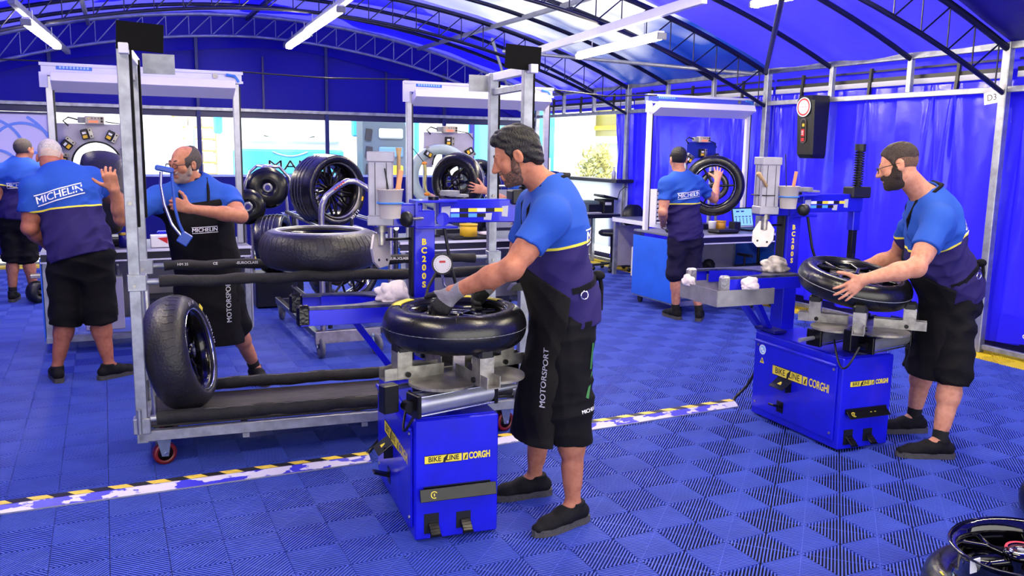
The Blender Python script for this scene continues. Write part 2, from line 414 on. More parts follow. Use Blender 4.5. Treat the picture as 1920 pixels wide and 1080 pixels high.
MB().box((XR+.13, 6.4, .06), (.02, 15, .12)).build('ground_flap', M('navy_flap', '07074a', .35), wr)
# mesh-tarp end with cord at the right foot
cf = MB(); cf.prism([(0, 0), (.5, .05), (.55, .22), (.02, .26)], .012, face_mtx((XR-.0, 4.85, .12), (0, -1, 0), (0, 0, 1))); cf.build('loose_curtain_corner', CURT, wr)
MB().lathe([(.010, 0), (.018, .002), (.018, .006), (.010, .006)], 14, frame((XR-.03, 4.58, .22), (-1, 0, 0)), closed=True).build('eyelet', WHITEP, wr)
MB().tube([(XR-.03, 4.58, .22), (XR-.06, 4.54, .14), (XR-.03, 4.50, .06)], .006, 6).build('blue_cord', M('blue_cord', '1d62d8', .6), wr)
MB().tube([(XR-.03, 4.46, .05), (XR-.06, 4.35, .12), (XR-.03, 4.2, .17)], .006, 6).build('blue_cord', MATS['blue_cord'], wr)

# ---- left wall (outside the frame) closes the tent
wl = thing('wall_left', 'left side wall of blue vinyl', 'tent wall', kind='structure')
curtain(-.86, 13.85, .0, 2.66, XL-.05, .03, 21, wl, 'curtain_panel', NAVY, dens=14)
wf_ = thing('wall_front', 'unseen front end of the tent behind the camera, navy vinyl, opened for fill light', 'tent wall', kind='structure')
_n = 40; _v = []; _f = []
for i in range(_n+1):
    x = XL+(XR-XL)*i/_n; _v += [(x, -.88+.01*math.sin(x*5), 2.45 if -1.9 < x < 5.6 else .0), (x, -.88, roof_z(x)+.04)]      # unseen opening, cut wide to let in frontal fill daylight
for i in range(_n): _f.append((2*i, 2*i+2, 2*i+3, 2*i+1))
_m = MB(); _m.add(_v, _f, sm=True); _m.build('gable_sheet', NAVY, wf_)

# ---- back wall: navy gable, posts, windows, half wall
wb = thing('wall_back', 'navy vinyl back gable over a row of clear windows', 'tent wall', kind='structure')
def gable():
    n = 60; vs = []; fs = []
    for i in range(n+1):
        x = XL+(XR-XL)*i/n; d = .012*math.sin(x*5.2)
        vs += [(x, YB+.09+d, 2.13), (x, YB+.09-d, (2.13+roof_z(x))/2), (x, YB+.09, roof_z(x)+.04)]
    for i in range(n): a = i*3; fs += [(a, a+3, a+4, a+1), (a+1, a+4, a+5, a+2)]
    mb = MB(); mb.add(vs, fs, sm=True); mb.build('gable_sheet', NAVY, wb)
    vs = []; fs = []                                  # hanging valance below the truss
    for i in range(n+1):
        x = XL+(XR-XL)*i/n; z = roof_z(x, .02)-.30-.07*abs(x-XA)/4.8
        vs += [(x, YB+.03, z), (x, YB+.0+.02*math.sin(x*9), z-.17-.03*math.sin(x*1.7))]
    for i in range(n): fs.append((2*i, 2*i+2, 2*i+3, 2*i+1))
    mb = MB(); mb.add(vs, fs, sm=True); mb.build('gable_valance', NAVY, wb)
gable()
FRAME_B = M('blue_frame_steel', '1a2266', .4, .4, .2, 12)
for x in (-2.5, -.62, 1.31, 3.23, 5.21, 6.9):
    MB().box((x, YB-.0, 1.10), (.06, .06, 2.2), b=.005).build('wall_post', FRAME_B, wb)
    MB().box((x, YB, (2.2+roof_z(x)-.3)/2), (.05, .05, roof_z(x)-.3-2.2), b=.005).build('gable_post', FRAME_B, wb)
for x in (.35, 2.27, 4.22): MB().box((x, YB+.05, 2.62), (.03, .02, .84)).build('gable_seam', M('navy_seam', '07045c', .4), wb)
MB().box(((XL+XR)/2, YB-.02, 2.225), (XR-XL, .05, .05), b=.004).build('gable_rail', GALV, wb)
MB().box(((XL+XR)/2, YB+.04, 2.155), (XR-XL, .05, .09), b=.004).build('window_header', M('navy_header', '0a0c50', .35), wb)
MB().box(((XL+XR)/2, YB+.05, .67), (XR-XL, .02, 1.11)).build('half_wall', HALF, wb)
MB().box(((XL+XR)/2, YB+.04, 1.235), (XR-XL, .03, .035)).build('window_sill', M('pale_trim', '9fb4e8', .4), wb)
MB().box(((XL+XR)/2, YB+.03, .085), (XR-XL, .03, .03)).build('foot_rail', GALV, wb)
CLEAR = bpy.data.materials.new('clear_vinyl'); CLEAR.use_nodes = True
nt = CLEAR.node_tree; g = nt.nodes.new('ShaderNodeBsdfGlossy'); g.inputs['Roughness'].default_value = .08
t_ = nt.nodes.new('ShaderNodeBsdfTransparent'); t_.inputs[0].default_value = (.97, .99, 1, 1); mx = nt.nodes.new('ShaderNodeMixShader'); mx.inputs[0].default_value = .03
nt.links.new(t_.outputs[0], mx.inputs[1]); nt.links.new(g.outputs[0], mx.inputs[2]); nt.links.new(mx.outputs[0], nt.nodes['Material Output'].inputs[0])
wn = 1
for a, b in ((-.59, 1.28), (1.34, 3.20), (3.26, 5.18), (5.24, 6.87)):
    MB().box(((a+b)/2, YB+.06, 1.68), (b-a, .004, .86)).build('window_%d' % wn, CLEAR, label=['clear vinyl window behind the left workstation', 'clear vinyl window showing the truck front', 'clear vinyl window behind the big multi-spoke wheel', 'clear vinyl window behind the middle workstation'][wn-1], cat='window', kind='structure'); wn += 1
MB().box((XR+.06, 12.5, 1.22), (.004, 2.45, 2.0)).build('window_%d' % wn, CLEAR, label='open clear panel in the right wall by the white building', cat='window', kind='structure')
# printed panel with flowing blue bands, far left
pm = MB(); pm.box((-1.6, YB+.02, 1.66), (1.92, .02, .85), b=.004)
pan = pm.build('banner', M('banner_lilac', 'd6d2f4', .5), label='pale lilac banner with curved blue bands behind the left worker', cat='banner')
BAND = M('banner_blue', '6f98ec', .5)
for cx, cz, r, a0, a1 in ((-1.55, 1.62, .22, 200, 500), (-1.45, 1.55, .46, -60, 150), (-1.25, 1.5, .62, -30, 130), (-1.0, 1.55, .40, 0, 160), (-1.35, 1.28, .30, 20, 160), (-.9, 1.2, .35, 60, 180)):
    pts = []
    for i in range(33):
        a = R(a0+(a1-a0)*i/32); x, z = cx+r*math.cos(a), cz+r*math.sin(a)
        if -2.5 < x < -.68 and 1.26 < z < 2.05: pts.append((x, z))
        elif len(pts) > 2: break
        else: pts = []
    if len(pts) > 3:
        bmb = MB()
        for (xa, za), (xb, zb) in zip(pts, pts[1:]):
            d = Vector((xb-xa, zb-za)).normalized()*.02; bmb.add([(xa-d.y, YB+.006, za+d.x), (xa+d.y, YB+.006, za-d.x), (xb+d.y, YB+.006, zb-d.x), (xb-d.y, YB+.006, zb+d.x)], [(0, 1, 2, 3)])
        off_ = .0012*len([1 for o in bpy.data.objects if o.name.startswith('printed_band')]); bmb.v = [(x, y-off_, z) for x, y, z in bmb.v]; bmb.build('printed_band', BAND, pan)
pan_f = MB(); pan_f.box((-.66, YB+.01, 1.66), (.05, .04, .9)); pan_f.box((-1.6, YB+.01, 2.09), (1.95, .04, .03)); pan_f.build('banner_frame', M('navy_header'), pan)

# ---- lights
TUBE = bpy.data.materials.new('lit_tube'); TUBE.use_nodes = True
e = TUBE.node_tree.nodes.new('ShaderNodeEmission'); e.inputs[0].default_value = (1, .87, .60, 1); e.inputs[1].default_value = TUBE_POWER
TUBE.node_tree.links.new(e.outputs[0], TUBE.node_tree.nodes['Material Output'].inputs[0])
def strip_light(p, q, label, w=.09, group=None):
    p, q = Vector(p), Vector(q); t = thing('strip_light', label, 'light', (p+q)/2, group=group)
    d = (q-p); L = d.length; m = frame((0, 0, 0), d, (0, 0, 1))
    MB().box((.03, 0, 0), (.03, w*.8, L), m, b=.006).build('housing', WHITEP, t)
    prof = [(-.035, .0), (-.03, w*.32), (-.005, w*.5), (.015, w*.5), (.015, -w*.5), (-.005, -w*.5), (-.03, -w*.32)]
    k = len(prof); vs = [(x, y, z) for z in (-L/2, L/2) for x, y in prof]
    MB().add(vs, [(i, (i+1) % k, k+(i+1) % k, k+i) for i in range(k)] + [tuple(range(k)), tuple(range(k, 2*k))], m).build('diffuser', TUBE, t)
    for s in (-1, 1):
        MB().box((-.005, 0, s*(L/2+.012)), (.06, w*1.02, .03), m, b=.005).build('end_cap', GREYP, t)
        MB().cyl(m @ Vector((.04, 0, s*L*.32)), m @ Vector((.16, 0, s*L*.32)), .006, n=6).build('hanger', GALV, t)
strip_light((4.80, 8.55, 2.73), (4.63, 6.75, 2.74), 'long lit strip light hanging above the right workstation')
strip_light((2.33, 12.1, 3.02), (2.27, 10.6, 3.02), 'short lit strip light at the far end of the middle beam')
strip_light((2.24, 10.5, 3.02), (2.16, 8.6, 3.02), 'long lit strip light on the middle beam, nearer one')
strip_light((-.42, 11.4, 2.78), (-.58, 9.3, 2.78), 'lit strip light hanging at the upper left')
strip_light((5.05, 6.0, 2.95), (5.0, 4.4, 2.95), 'lit strip light above the right worker at the upper edge')
for x, y in ((2.2, 5.6), (2.2, 2.6), (-.7, 5.4), (-.7, 2.4), (4.6, 2.6)): strip_light((x, y+.8, 2.98), (x, y-.8, 2.98), 'added lit strip light overhead, unseen outside the picture', group='added strip lights overhead')  # added lamps out of view, put in to raise the white light
# thin white cable strung between the workstation headers
MB().tube([(-.95, 8.0, 2.33), (-.42, 8.0, 2.335)], .006, 6).build('strung_cable', BLACKP, label='thin cable strung left of the left workstation header', cat='cable')
MB().tube([(1.12, 8.0, 2.33), (1.9, 8.1, 2.32), (2.72, 8.2, 2.355)], .007, 6).build('strung_cable', BLACKP, label='thin dark cable strung between the left and middle workstation headers', cat='cable')
MB().tube([(4.25, 8.2, 2.33), (4.9, 8.1, 2.28), (5.4, 7.9, 2.30)], .007, 6).build('strung_cable', BLACKP, label='thin dark cable strung between the middle and right workstation headers', cat='cable')
# ================================================================ TYRES AND WHEELS
TYREM = M('slick_tyre_rubber', '111114', .27, 0, .3, 10, .06, 140, spec=.6)
RIMM = M('black_rim', '09090c', .2, .35, .2, 20, coat=.4)
DISC = M('brake_disc', '6d6a68', .3, .9, .2, 20)
def tyre_profile(Ro, W, Ri, crown=.5):
    """outer half section of a tyre in (r, z); z across"""
    P = []; n = 18
    for i in range(n+1):                   # tread arc from -W/2 to W/2
        t = -1+2*i/n; a = t*R(88)
        P.append((Ro-(Ro-Ri)*1.1*crown*(1-math.cos(a)), W/2*math.sin(a)))
    P = [(Ri+.004, -W*.40), (Ri+.012, -W*.44), (Ri+(P[0][0]-Ri)*.5, -W*.5)] + P + [(Ri+(P[0][0]-Ri)*.5, W*.5), (Ri+.012, W*.44), (Ri+.004, W*.40)]
    P += [(Ri+.01, W*.30), (Ri+.01, -W*.30)]
    return P
def tyre_only(mb, Ro, W, Ri, crown=.5, n=56): mb.lathe(tyre_profile(Ro, W, Ri, crown), n, closed=True)
def make_rim(t, Ri, W, spokes=5, style='y', mat=None, disc=True, hub=.04, zf=.12):
    mat = mat or RIMM; m = MB()
    pr = [(Ri+.012, W*.46), (Ri+.016, W*.43), (Ri-.004, W*.38), (Ri-.016, W*.2), (Ri-.018, -W*.2), (Ri-.004, -W*.38), (Ri+.016, -W*.43), (Ri+.012, -W*.46), (Ri-.010, -W*.40), (Ri-.024, -W*.2), (Ri-.024, W*.2), (Ri-.010, W*.40)]
    m.lathe(pr, 48, closed=True); rim = m.build('rim', mat, t)
    h = MB().lathe([(.012, -W*.34), (hub, -W*.34), (hub*1.1, -W*.2), (hub*.85, 0), (hub*1.1, W*.2), (hub, W*.34), (.012, W*.34)], 20, closed=True)
    h.build('hub', mat, t); zc = W*zf
    for k in range(spokes):
        a = 2*math.pi*k/spokes; s = MB(); ca, sa = math.cos(a), math.sin(a)
        def P(r, da, z): return Vector((r*math.cos(a+da), r*math.sin(a+da), z))
        if style == 'y':
            mid = P(Ri*.55, 0, zc)
            s.cyl(P(hub*.8, 0, zc*.8), mid, .016, .012, 8); s.cyl(mid, P(Ri-.018, .22, zc), .011, .012, 8); s.cyl(mid, P(Ri-.018, -.22, zc), .011, .012, 8)
        else: s.cyl(P(hub*.8, 0, zc), P(Ri-.018, .05, zc), .014, .011, 8)
        s.build('spoke', mat, t)
    if disc:
        MB().lathe([(Ri*.42, -.003), (Ri*.70, -.003), (Ri*.70, .003), (Ri*.42, .003)], 36, T((0, 0, -W*.36)), closed=True).build('brake_disc', DISC, t)
    MB().cyl((0, 0, -W*.36), (0, 0, W*.36), .011, n=12).build('axle_sleeve', ALU, t)
    return rim
def wheel(name, label, loc, R3, Ro=.32, W=.19, Ri=.222, crown=.5, mat=None, spokes=5, style='y', group=None, rimmat=None, disc=True, cat='tyre', stripe=None, zf=.12):
    t = thing(name, label, cat, loc, group=group); t.rotation_euler = R3.to_euler()
    m = MB(); tyre_only(m, Ro, W, Ri, crown); ty = m.build('tyre', mat or TYREM, t)
    if spokes: make_rim(t, Ri, W*.92, spokes, style, rimmat, disc, zf=zf)
    if stripe:      # yellow compound band on the sidewall
        m = MB()
        for a0, a1 in stripe:
            m.lathe([(Ri+.012, W*.485), (Ri+.018, W*.508), (Ri+.038, W*.512), (Ri+.056, W*.498), (Ri+.038, W*.500)], 12, closed=True, a0=a0, a1=a1)
        m.build('yellow_sidewall_band', YEL, t)
    return t
def ring_line(t, r, z, w=.0015, mat=None, name='mould_line'):
    MB().lathe([(r, z-w), (r+.0012, z), (r, z+w)], 64).build(name, mat or GREYP, t)
def arc_text(t, body, r, z, a_mid, size, mat, flip=1, step=None, name='sidewall_lettering'):
    """letters set around the sidewall, one after another"""
    mb = MB(); st = step or size*.82/r
    for i, ch in enumerate(body):
        a = a_mid - flip*(i-(len(body)-1)/2)*st
        p = (r*math.cos(a), r*math.sin(a), z); up = Vector((math.cos(a), math.sin(a), 0))*flip
        rt = Vector((math.sin(a), -math.cos(a), 0))*flip
        if ch != ' ': text_into(mb, ch, size, face_mtx(p, rt, up), bold=.001)
    return mb.build(name, mat, t)

# ================================================================ TYRE CHANGERS
def logo_decal(parent, mtx, w, cut=False):
    """BIKE LINE / CORGHI decal: yellow plate, black letters, then yellow letters; width w"""
    u = w/10; pl = MB(); h = 1.15*u
    pl.box((-2.0*u, 0, 0), (5.8*u, h, .0012), mtx, b=0)
    pl.build('yellow_plate', YEL, parent)
    lt = MB()
    for x, s in ((-3.35, 'BIKE'), (-.55, 'LINE')): text_into(lt, s, 1.12*u, mtx @ Matrix.Translation((x*u, 0, .0011)), bold=.0006, width=.92)
    lt.add([(-2.05*u, -.62*u, .0014), (-1.75*u, -.62*u, .0014), (-1.35*u, .1*u, .0014), (-1.2*u, .75*u, .0014), (-1.5*u, .5*u, .0014), (-1.95*u, .1*u, .0014)], [(0, 1, 2, 3, 4, 5)], mtx)
    for y in (-1, 1): lt.box((-2.0*u, y*h*.55, .0003), (5.9*u, .06*u, .0012), mtx)
    lt.build('black_lettering', BLK, parent)
    ct = MB(); text_into(ct, 'CORGH' if cut else 'CORGHI', 1.45*u, mtx @ Matrix.Translation(((3.75 if cut else 4.05)*u, .02*u, .0012)), bold=.0016, width=.66)
    ct.box((1.5*u, 0, 0), (.8*u, h*.95, .001), mtx); ct.build('yellow_lettering', YEL, parent)
    d = MB(); d.add([(1.3*u, -.45*u, .0012), (1.5*u, .2*u, .0012), (1.85*u, .4*u, .0012), (1.65*u, 0, .0012), (1.75*u, -.45*u, .0012), (1.6*u, -.2*u, .0012), (1.45*u, -.45*u, .0012)], [(0, 1, 2, 3, 4, 5, 6)], mtx)
    d.build('black_mark', BLK, parent)
PLATE = M('turntable_plate', 'a9a596', .42, .55, .55, 7, .1, 60, col2='55534e')
TABTOP = M('scuffed_table_edge', '55585f', .4, .5, .5, 18, col2='1d2060')
GREYC = M('grey_cylinder_box', 'a6a5b4', .4, .25, .15, 14)
BUCKET = bpy.data.materials.new('frosted_bucket'); BUCKET.use_nodes = True
_b = BUCKET.node_tree.nodes['Principled BSDF']; _b.inputs['Base Color'].default_value = lin('d9d2cf'); _b.inputs['Roughness'].default_value = .5; _b.inputs['Transmission Weight'].default_value = .35
TAPEB = M('blue_tape', '2f78d8', .5)
def tri_sign(parent, mtx, s, name='warning_sign'):
    mb = MB(); mb.prism([(-s/2, -s*.43), (s/2, -s*.43), (0, s*.43)], .001, mtx); o = mb.build(name, YEL, parent)
    b = MB(); b.add([(-.06*s, -.3*s, .0009), (.10*s, -.3*s, .0009), (.16*s, 0, .0009), (0, .2*s, .0009), (-.12*s, .02*s, .0009)], [(0, 1, 2, 3, 4)], mtx); b.build('warning_mark', BLK, o); return o
def changer(label, loc, rz, right, name='tyre_changer'):
    t = thing(name, label, 'tyre changer', loc, rz)
    hw, D, H, z0 = .188, .795, .555, .012
    body = MB().box((0, D/2, (H+z0)/2), (2*hw, D, H-z0), b=.006).build('cabinet', BLUEM, t)
    MB().box((0, D/2, H+.003), (2*hw-.03, D-.03, .006), b=.002).build('top_plate', BLUEM, body)
    for x in (-.15, .15):
        for y in (.06, D-.06): MB().cyl((x, y, 0), (x, y, .02), .022, n=10).build('foot', BLACKP, t)
    # removable side panel with a folded upper edge
    sp = MB().box((-hw-.006, D/2+.01, .28), (.010, D-.05, .44), b=.003).build('side_panel', BLUEM, t)
    MB().box((-hw-.012, D/2+.01, .505), (.022, D-.06, .018), rot(0, 35, 0), b=.004).build('panel_lip', BLUEM, sp)
    for y, z in ((.06, .48), (D-.05, .48), (.06, .10), (D-.05, .10)): MB().cyl((-hw-.010, y, z), (-hw-.016, y, z), .008, n=8).build('screw', STEEL, sp)
    front = face_mtx((0, -.002, .0), (1, 0, 0), (0, 0, 1)); side = face_mtx((-hw-.0125, 0, 0), (0, -1, 0), (0, 0, 1))
    dec = MB().box((0, -.0006, .415), (.01, .001, .01)).build('front_decal', BLUEM, t)
    logo_decal(dec, front @ Matrix.Translation((.0 if right else -.006, .40 if right else .375, 0)), .26 if right else .285, cut=not right)
    dec2 = MB().box((-hw-.0118, .38, .40), (.001, .01, .01)).build('side_decal', BLUEM, t)
    logo_decal(dec2, side @ Matrix.Translation((-.36, .352, 0)), .47)
    # front foot guard bar and two pedals
    gb = MB(); gb.box((0, -.028, .225), (.30 if right else .345, .055, .006), rot(38, 0, 0) if right else rot(72, 0, 0), b=.002); gb.box((0, -.006, .24), (.30, .01, .03)); bar = gb.build('foot_guard', BLACKM, t)
    mk = MB(); gm = Matrix.Translation((0, -.028, .225)) @ rot(72 if not right else 38, 0, 0).to_4x4()
    mk.lathe([(.012, 0), (.016, 0), (.016, .0012), (.012, .0012)], 18, gm @ Matrix.Translation((-.11, 0, .003)), closed=True, a0=30, a1=300); mk.box((-.11, 0, .0035), (.004, .012, .001), gm)
    if right:
        for x in (.02, .05): mk.box((x, .005, .0035), (.012, .003, .001), gm)
    mk.build('guard_symbols', YEL, bar)
    for x, h in ((-.115, .09), (.03, .075)):
        MB().box((x, .0, .085), (.066, .006, h)).build('pedal_slot', BLACKP, t)
        p = MB(); p.box((x+.008, -.022, .068), (.046, .066, .012), rot(35, 0, 0), b=.003)
        p.box((x+.008, -.05, .046), (.050, .006, .008)); po = p.build('pedal', BLACKM, t)
        gr = MB()
        for q in range(4): gr.box((x+.008, -.040+.013*q, .062+.0092*q), (.044, .004, .006), rot(35, 0, 0))
        gr.build('pedal_grip', RUBBER, po, kind='stuff')
    # side pedal guards on the left side
    gq = Matrix.Translation((-hw-.045, .47, .292)) @ rot(0, -36, 0).to_4x4(); sg = MB(); sg.box((0, 0, 0), (.09, .13, .006), gq, b=.002); sgo = sg.build('side_pedal_guard', BLACKM, t); MB().box((-hw-.03, .41, .275), (.05, .005, .055), b=.001).build('guard_gusset', BLACKM, sgo)
    ym = MB(); ym.add([(-.012, -.018, .0036), (-.012, .018, .0036), (.0, .012, .0036), (.012, .006, .0036), (.012, -.006, .0036), (.0, -.012, .0036)], [(0, 1, 2, 3, 4, 5)], gq); ym.build('guard_symbol', YEL, sgo)
    if right:
        st = face_mtx((-hw-.0118, .70, .455), (0, -1, 0), (0, 0, 1)); so_ = MB().cyl(st @ Vector((0, 0, 0)), st @ Vector((0, 0, .001)), .032, n=24).build('round_sticker', M('pale_blue_sticker', '8cc4f0', .4), t); MB().lathe([(.026, .0012), (.032, .0012)], 24, st).box((-.006, .004, .0012), (.02, .016, .0004), st).box((.008, -.01, .0012), (.018, .012, .0004), st).build('sticker_print', WHT, so_, kind='stuff'); tri_sign(t, face_mtx((-hw-.0118, .70, .385), (0, -1, 0), (0, 0, 1)), .042)
    MB().box((-hw-.045, .50, .14), (.09, .05, .012), rot(0, 18, 0), b=.003).box((-hw-.008, .50, .13), (.012, .06, .07)).build('side_pedal', BLACKM, t)
    # ---- turntable
    px, py, pz = .035, .175 if not right else .125, H
    tt = MB().cyl((px, py, pz), (px, py, pz+.012), .085, n=28).cyl((px, py, pz+.01), (px, py, pz+.15), .035, n=18).build('turntable_post', BLACKM, t)
    za = pz+.155; ang = R(12 if not right else 44)
    pl = MB(); n = 72; poly = []
    for i in range(n):
        a = 2*math.pi*i/n; c = abs(math.cos(2*(a)))**.7; rr = .185+.135*c
        poly.append((rr*math.cos(a+ang+math.pi/4), rr*math.sin(a+ang+math.pi/4)))
    pl.prism(poly, .012, Matrix.Translation((px, py, za))); plate = pl.build('turntable_plate', PLATE, t)
    for i in range(4):
        a = ang + i*math.pi/2; d = Vector((math.cos(a), math.sin(a), 0)); s = Vector((-d.y, d.x, 0)); f = frame((px, py, za+.006), (0, 0, 1), d)
        ch = MB()      # U channel running outwards
        for q in (-.030, .030): ch.box((.21, q, .026), (.28, .004, .052), f)
        ch.box((.21, 0, .002), (.28, .06, .004), f); co = ch.build('jaw_channel', STEEL, t)
        jw = MB()
        jx = .245
        for q in (-.034, .034):
            jw.add([f @ Vector(v) for v in ((jx-.10, q, .0), (jx+.045, q, .0), (jx+.045, q, .125), (jx-.02, q, .125), (jx-.02, q, .055), (jx-.10, q, .045))], [(0, 1, 2, 3, 4, 5)])
        jw.box((jx+.045, 0, .06), (.004, .068, .12), f); jw.box((jx-.02, 0, .09), (.004, .068, .07), f); jo = jw.build('clamp_jaw', STEEL, t)
        MB().box((jx+.012, 0, .135), (.075, .074, .05), f, b=.012).build('rubber_pad', BLACKP, jo)
        MB().cyl(f @ Vector((jx+.0, -.045, .02)), f @ Vector((jx, .045, .02)), .012, n=10).build('jaw_bolt', BLACKM, jo)
    for i, L in enumerate((1, -1)):     # twin pneumatic cylinders under the plate
        ca = ang+.10-(.62 if right else 0); f = frame((px, py, pz+.085), (0, 0, 1), (math.cos(ca), math.sin(ca), 0)) @ Matrix.Translation((-.09*L if not right else .05*L, 0, 0))
        y = -.14*L
        c = MB(); c.cyl(f @ Vector((-.20*L, y, 0)), f @ Vector((.19*L, y, 0)), .045, n=22); c.cyl(f @ Vector((.19*L, y, 0)), f @ Vector((.33*L, y, 0)), .012, n=10); co = c.build('pneumatic_cylinder', ALU, t)
        e = MB()
        for q in (-.205, .19): MB().box((q*L, y, 0), (.02, .098, .098), f, b=.004).build('cylinder_end', BLACKM, co)
        MB().cyl(f @ Vector((-.235*L, y-.02, 0)), f @ Vector((-.235*L, y+.02, 0)), .024, n=14).build('cylinder_eye', BLACKM, co)
        for yy in (-.04, .04):
            for zz in (-.04, .04): MB().cyl(f @ Vector((-.21*L, y+yy, zz)), f @ Vector((.20*L, y+yy, zz)), .005, n=6).build('tie_rod', CHROME, co)
        MB().box((-.30*L, y*.7, .035), (.07, .05, .12), f, b=.004).build('cylinder_bracket', BLACKM, co)
    hs = []
    for i in range(26):
        a = i/25; hs.append((px-.21-.06*math.sin(a*math.pi), py-.22+.2*a-.05*math.sin(a*3.1), pz+.09-.13*math.sin(a*math.pi)))
    MB().tube(hs, .006, 7).build('air_hose', BLACKP, t)
    # ---- column at the back
    cx, cy = .045, D+.035
    col = MB().box((cx, cy, .74), (.105, .12, 1.30), b=.004).build('column', BLUEM, t)
    MB().box((cx-.056, cy, .98 if not right else 1.17), (.012, .075, .72 if not right else .34), b=.003).build('rubber_strip', BLACKP, col)
    lt = MB()
    for i, ch in enumerate('BC200S'): text_into(lt, ch, .042, face_mtx((cx-.004, cy-.0612, 1.232-.0435*i), (1, 0, 0), (0, 0, 1)), bold=.0018)
    lt.build('column_lettering', YEL, col)
    tri_sign(col, face_mtx((cx, cy-.0606, .885), (1, 0, 0), (0, 0, 1)), .055); tri_sign(col, face_mtx((cx+.0, cy-.0607, .915), (1, 0, 0), (0, 0, 1)), .04)
    if right: tri_sign(col, face_mtx((cx-.0535, cy+.0, .915), (0, -1, 0), (0, 0, 1)), .055)
    # arm with two rulers
    am = MB()
    am.box((cx+.06, cy-.0, 1.435), (.22, .15, .012), b=.003); am.box((cx+.06, cy, 1.305), (.22, .15, .012), b=.003); am.box((cx-.045, cy, 1.37), (.012, .15, .13))
    am.box((cx+.33, cy-.0, 1.385), (.50, .075, .118), b=.004); arm = am.build('swing_arm', BLUEM, t)
    MB().cyl((cx+.06, cy, 1.44), (cx+.06, cy, 1.458), .028, n=14).build('pivot_bolt', BLACKM, arm)
    MB().cyl((cx+.10, cy-.038, 1.345), (cx+.10, cy-.042, 1.345), .034, n=20).build('arm_boss', BLUEM, arm)
    af = face_mtx((cx+.20, cy-.0385, 1.39), (1, 0, 0), (0, 0, 1)); cols = {'w': WHT, 'k': BLK, 'y': YEL, 'b': M('light_blue_decal', '5aa9ee', .45)}
    for row, (seq, y, x0) in enumerate((('wkywky', 0, -.06), ('bkbk', -.027, -.06))):
        for i, ch in enumerate(seq):
            MB().box((x0+.0235+.047*i, y, 0), (.046, .019, .0012), af).build('ruler_mark', cols[ch], arm)
    for x, y, wd, hh in ((-.085, -.008, .05, .056), (.233, -.006, .036, .055), (.14, -.033, .045, .035)): MB().prism([(x-wd/2, y-hh/2), (x+wd*.4, y-hh*.55), (x+wd/2, y+hh/2), (x-wd*.45, y+hh*.45)], .001, af).build('clear_tape', M('clear_tape', 'b9bccb', .35), arm)
    # tool post with spring, black head box and mounting tool
    tx = cx+.545
    po = MB().box((tx, cy, 1.33), (.060, .060, .26), b=.004).build('post_sleeve', BLUEM, t)
    MB().box((tx, cy, 1.21), (.042, .042, .40), b=.003).build('tool_post', BLACKM, t)
    MB().box((tx-.0, cy-.01, 1.455), (.16, .10, .075), b=.008).build('lock_box', BLACKP, t)
    MB().cyl((tx+.01, cy, 1.49), (tx+.01, cy, 1.76), .017, n=12).build('spring_rod', BLACKM, t)
    sp = []
    for i in range(14*10): a = i/10*2*math.pi; sp.append((tx+.01+.029*math.cos(a), cy+.029*math.sin(a), 1.495+.235*i/140))
    MB().tube(sp, .0055, 5).build('spring', BLACKM, t); MB().cyl((tx+.01, cy, 1.73), (tx+.01, cy, 1.775), .036, n=16).build('spring_cap', BLACKP, t)
    hd = MB(); hd.cyl((tx, cy, .99), (tx, cy, 1.04), .028, .024, 12); hd.prism([(-.075, -.03), (.02, -.035), (.07, -.015), (.06, .01), (.02, .02), (-.05, .0)], .05, face_mtx((tx, cy, .99), (1, 0, 0), (0, 0, 1))); ho = hd.build('mounting_head', BLACKM, t)
    MB().sph((tx+.03, cy-.03, .965), (.02, .012, .010), 8).build('tool_roller', ORANGE, ho)
    # bead breaker: square aluminium cylinder on a blue bracket, rod and blade
    bx, by = cx-.215, cy-.03
    br = MB().box((cx-.13, cy, 1.365), (.24, .11, .115), b=.006).build('breaker_bracket', BLUEM, t)
    q = rot(0, 0, -14); bb = MB(); bb.box((bx, by, 1.50), (.118, .118, .30), q, b=.004); bc = bb.build('breaker_cylinder', GREYC, t)
    MB().box((bx, by, 1.655), (.132, .132, .05), q, b=.004).build('cylinder_cap', GREYC, bc); MB().box((bx, by, 1.345), (.128, .128, .05), q, b=.004).build('cylinder_base', GREYC, bc)
    for s in (-.025, .03):
        MB().box((s, -.0597, 0), (.003, .002, .255), Matrix.Translation((bx, by, 1.50)) @ q.to_4x4()).build('groove', BLACKP, bc)
        MB().box((-.0597, s, 0), (.002, .003, .255), Matrix.Translation((bx, by, 1.50)) @ q.to_4x4()).build('groove', BLACKP, bc)
    MB().cyl((bx, by, 1.32), (bx, by, 1.285), .032, n=16).cyl((bx, by, 1.30), (bx, by, 1.22), .021, n=14).build('breaker_rod', STEEL, t)
    MB().cyl((bx, by, 1.245), (cx-.05, cy, 1.245), .007, n=8).build('guide_pin', BLACKM, t)
    bl = MB(); bl.prism([(-.03, .09), (.03, .09), (.068, .04), (.066, -.03), (.035, -.075), (-.03, -.08), (-.065, -.045), (-.066, .02)], .014, T((bx-.005, by-.0, 1.185), 78, 0, -48 if right else 40)); bo = bl.build('breaker_blade', M('blade_steel', 'c8c4c2', .36, .6, .2, 14), t)
    bm_ = T((bx-.005, by, 1.185), 78, 0, -48 if right else 40)
    for x, y in ((-.03, -.04), (.03, -.045)): MB().cyl(bm_ @ Vector((x, y, -.009)), bm_ @ Vector((x, y, .009)), .007, n=10).build('blade_hole', BLACKP, bo)
    # big clamping knob
    kx, ky = ((cx-.02, cy-.16) if right else (cx-.105, cy-.11)); kz = 1.352
    MB().cyl((kx, ky, kz), (cx+.05, cy-.02, kz), .008, n=8).build('knob_shaft', STEEL, t)
    kd = Vector((cx+.05-kx, cy-.02-ky, 0)).normalized(); kb = MB()
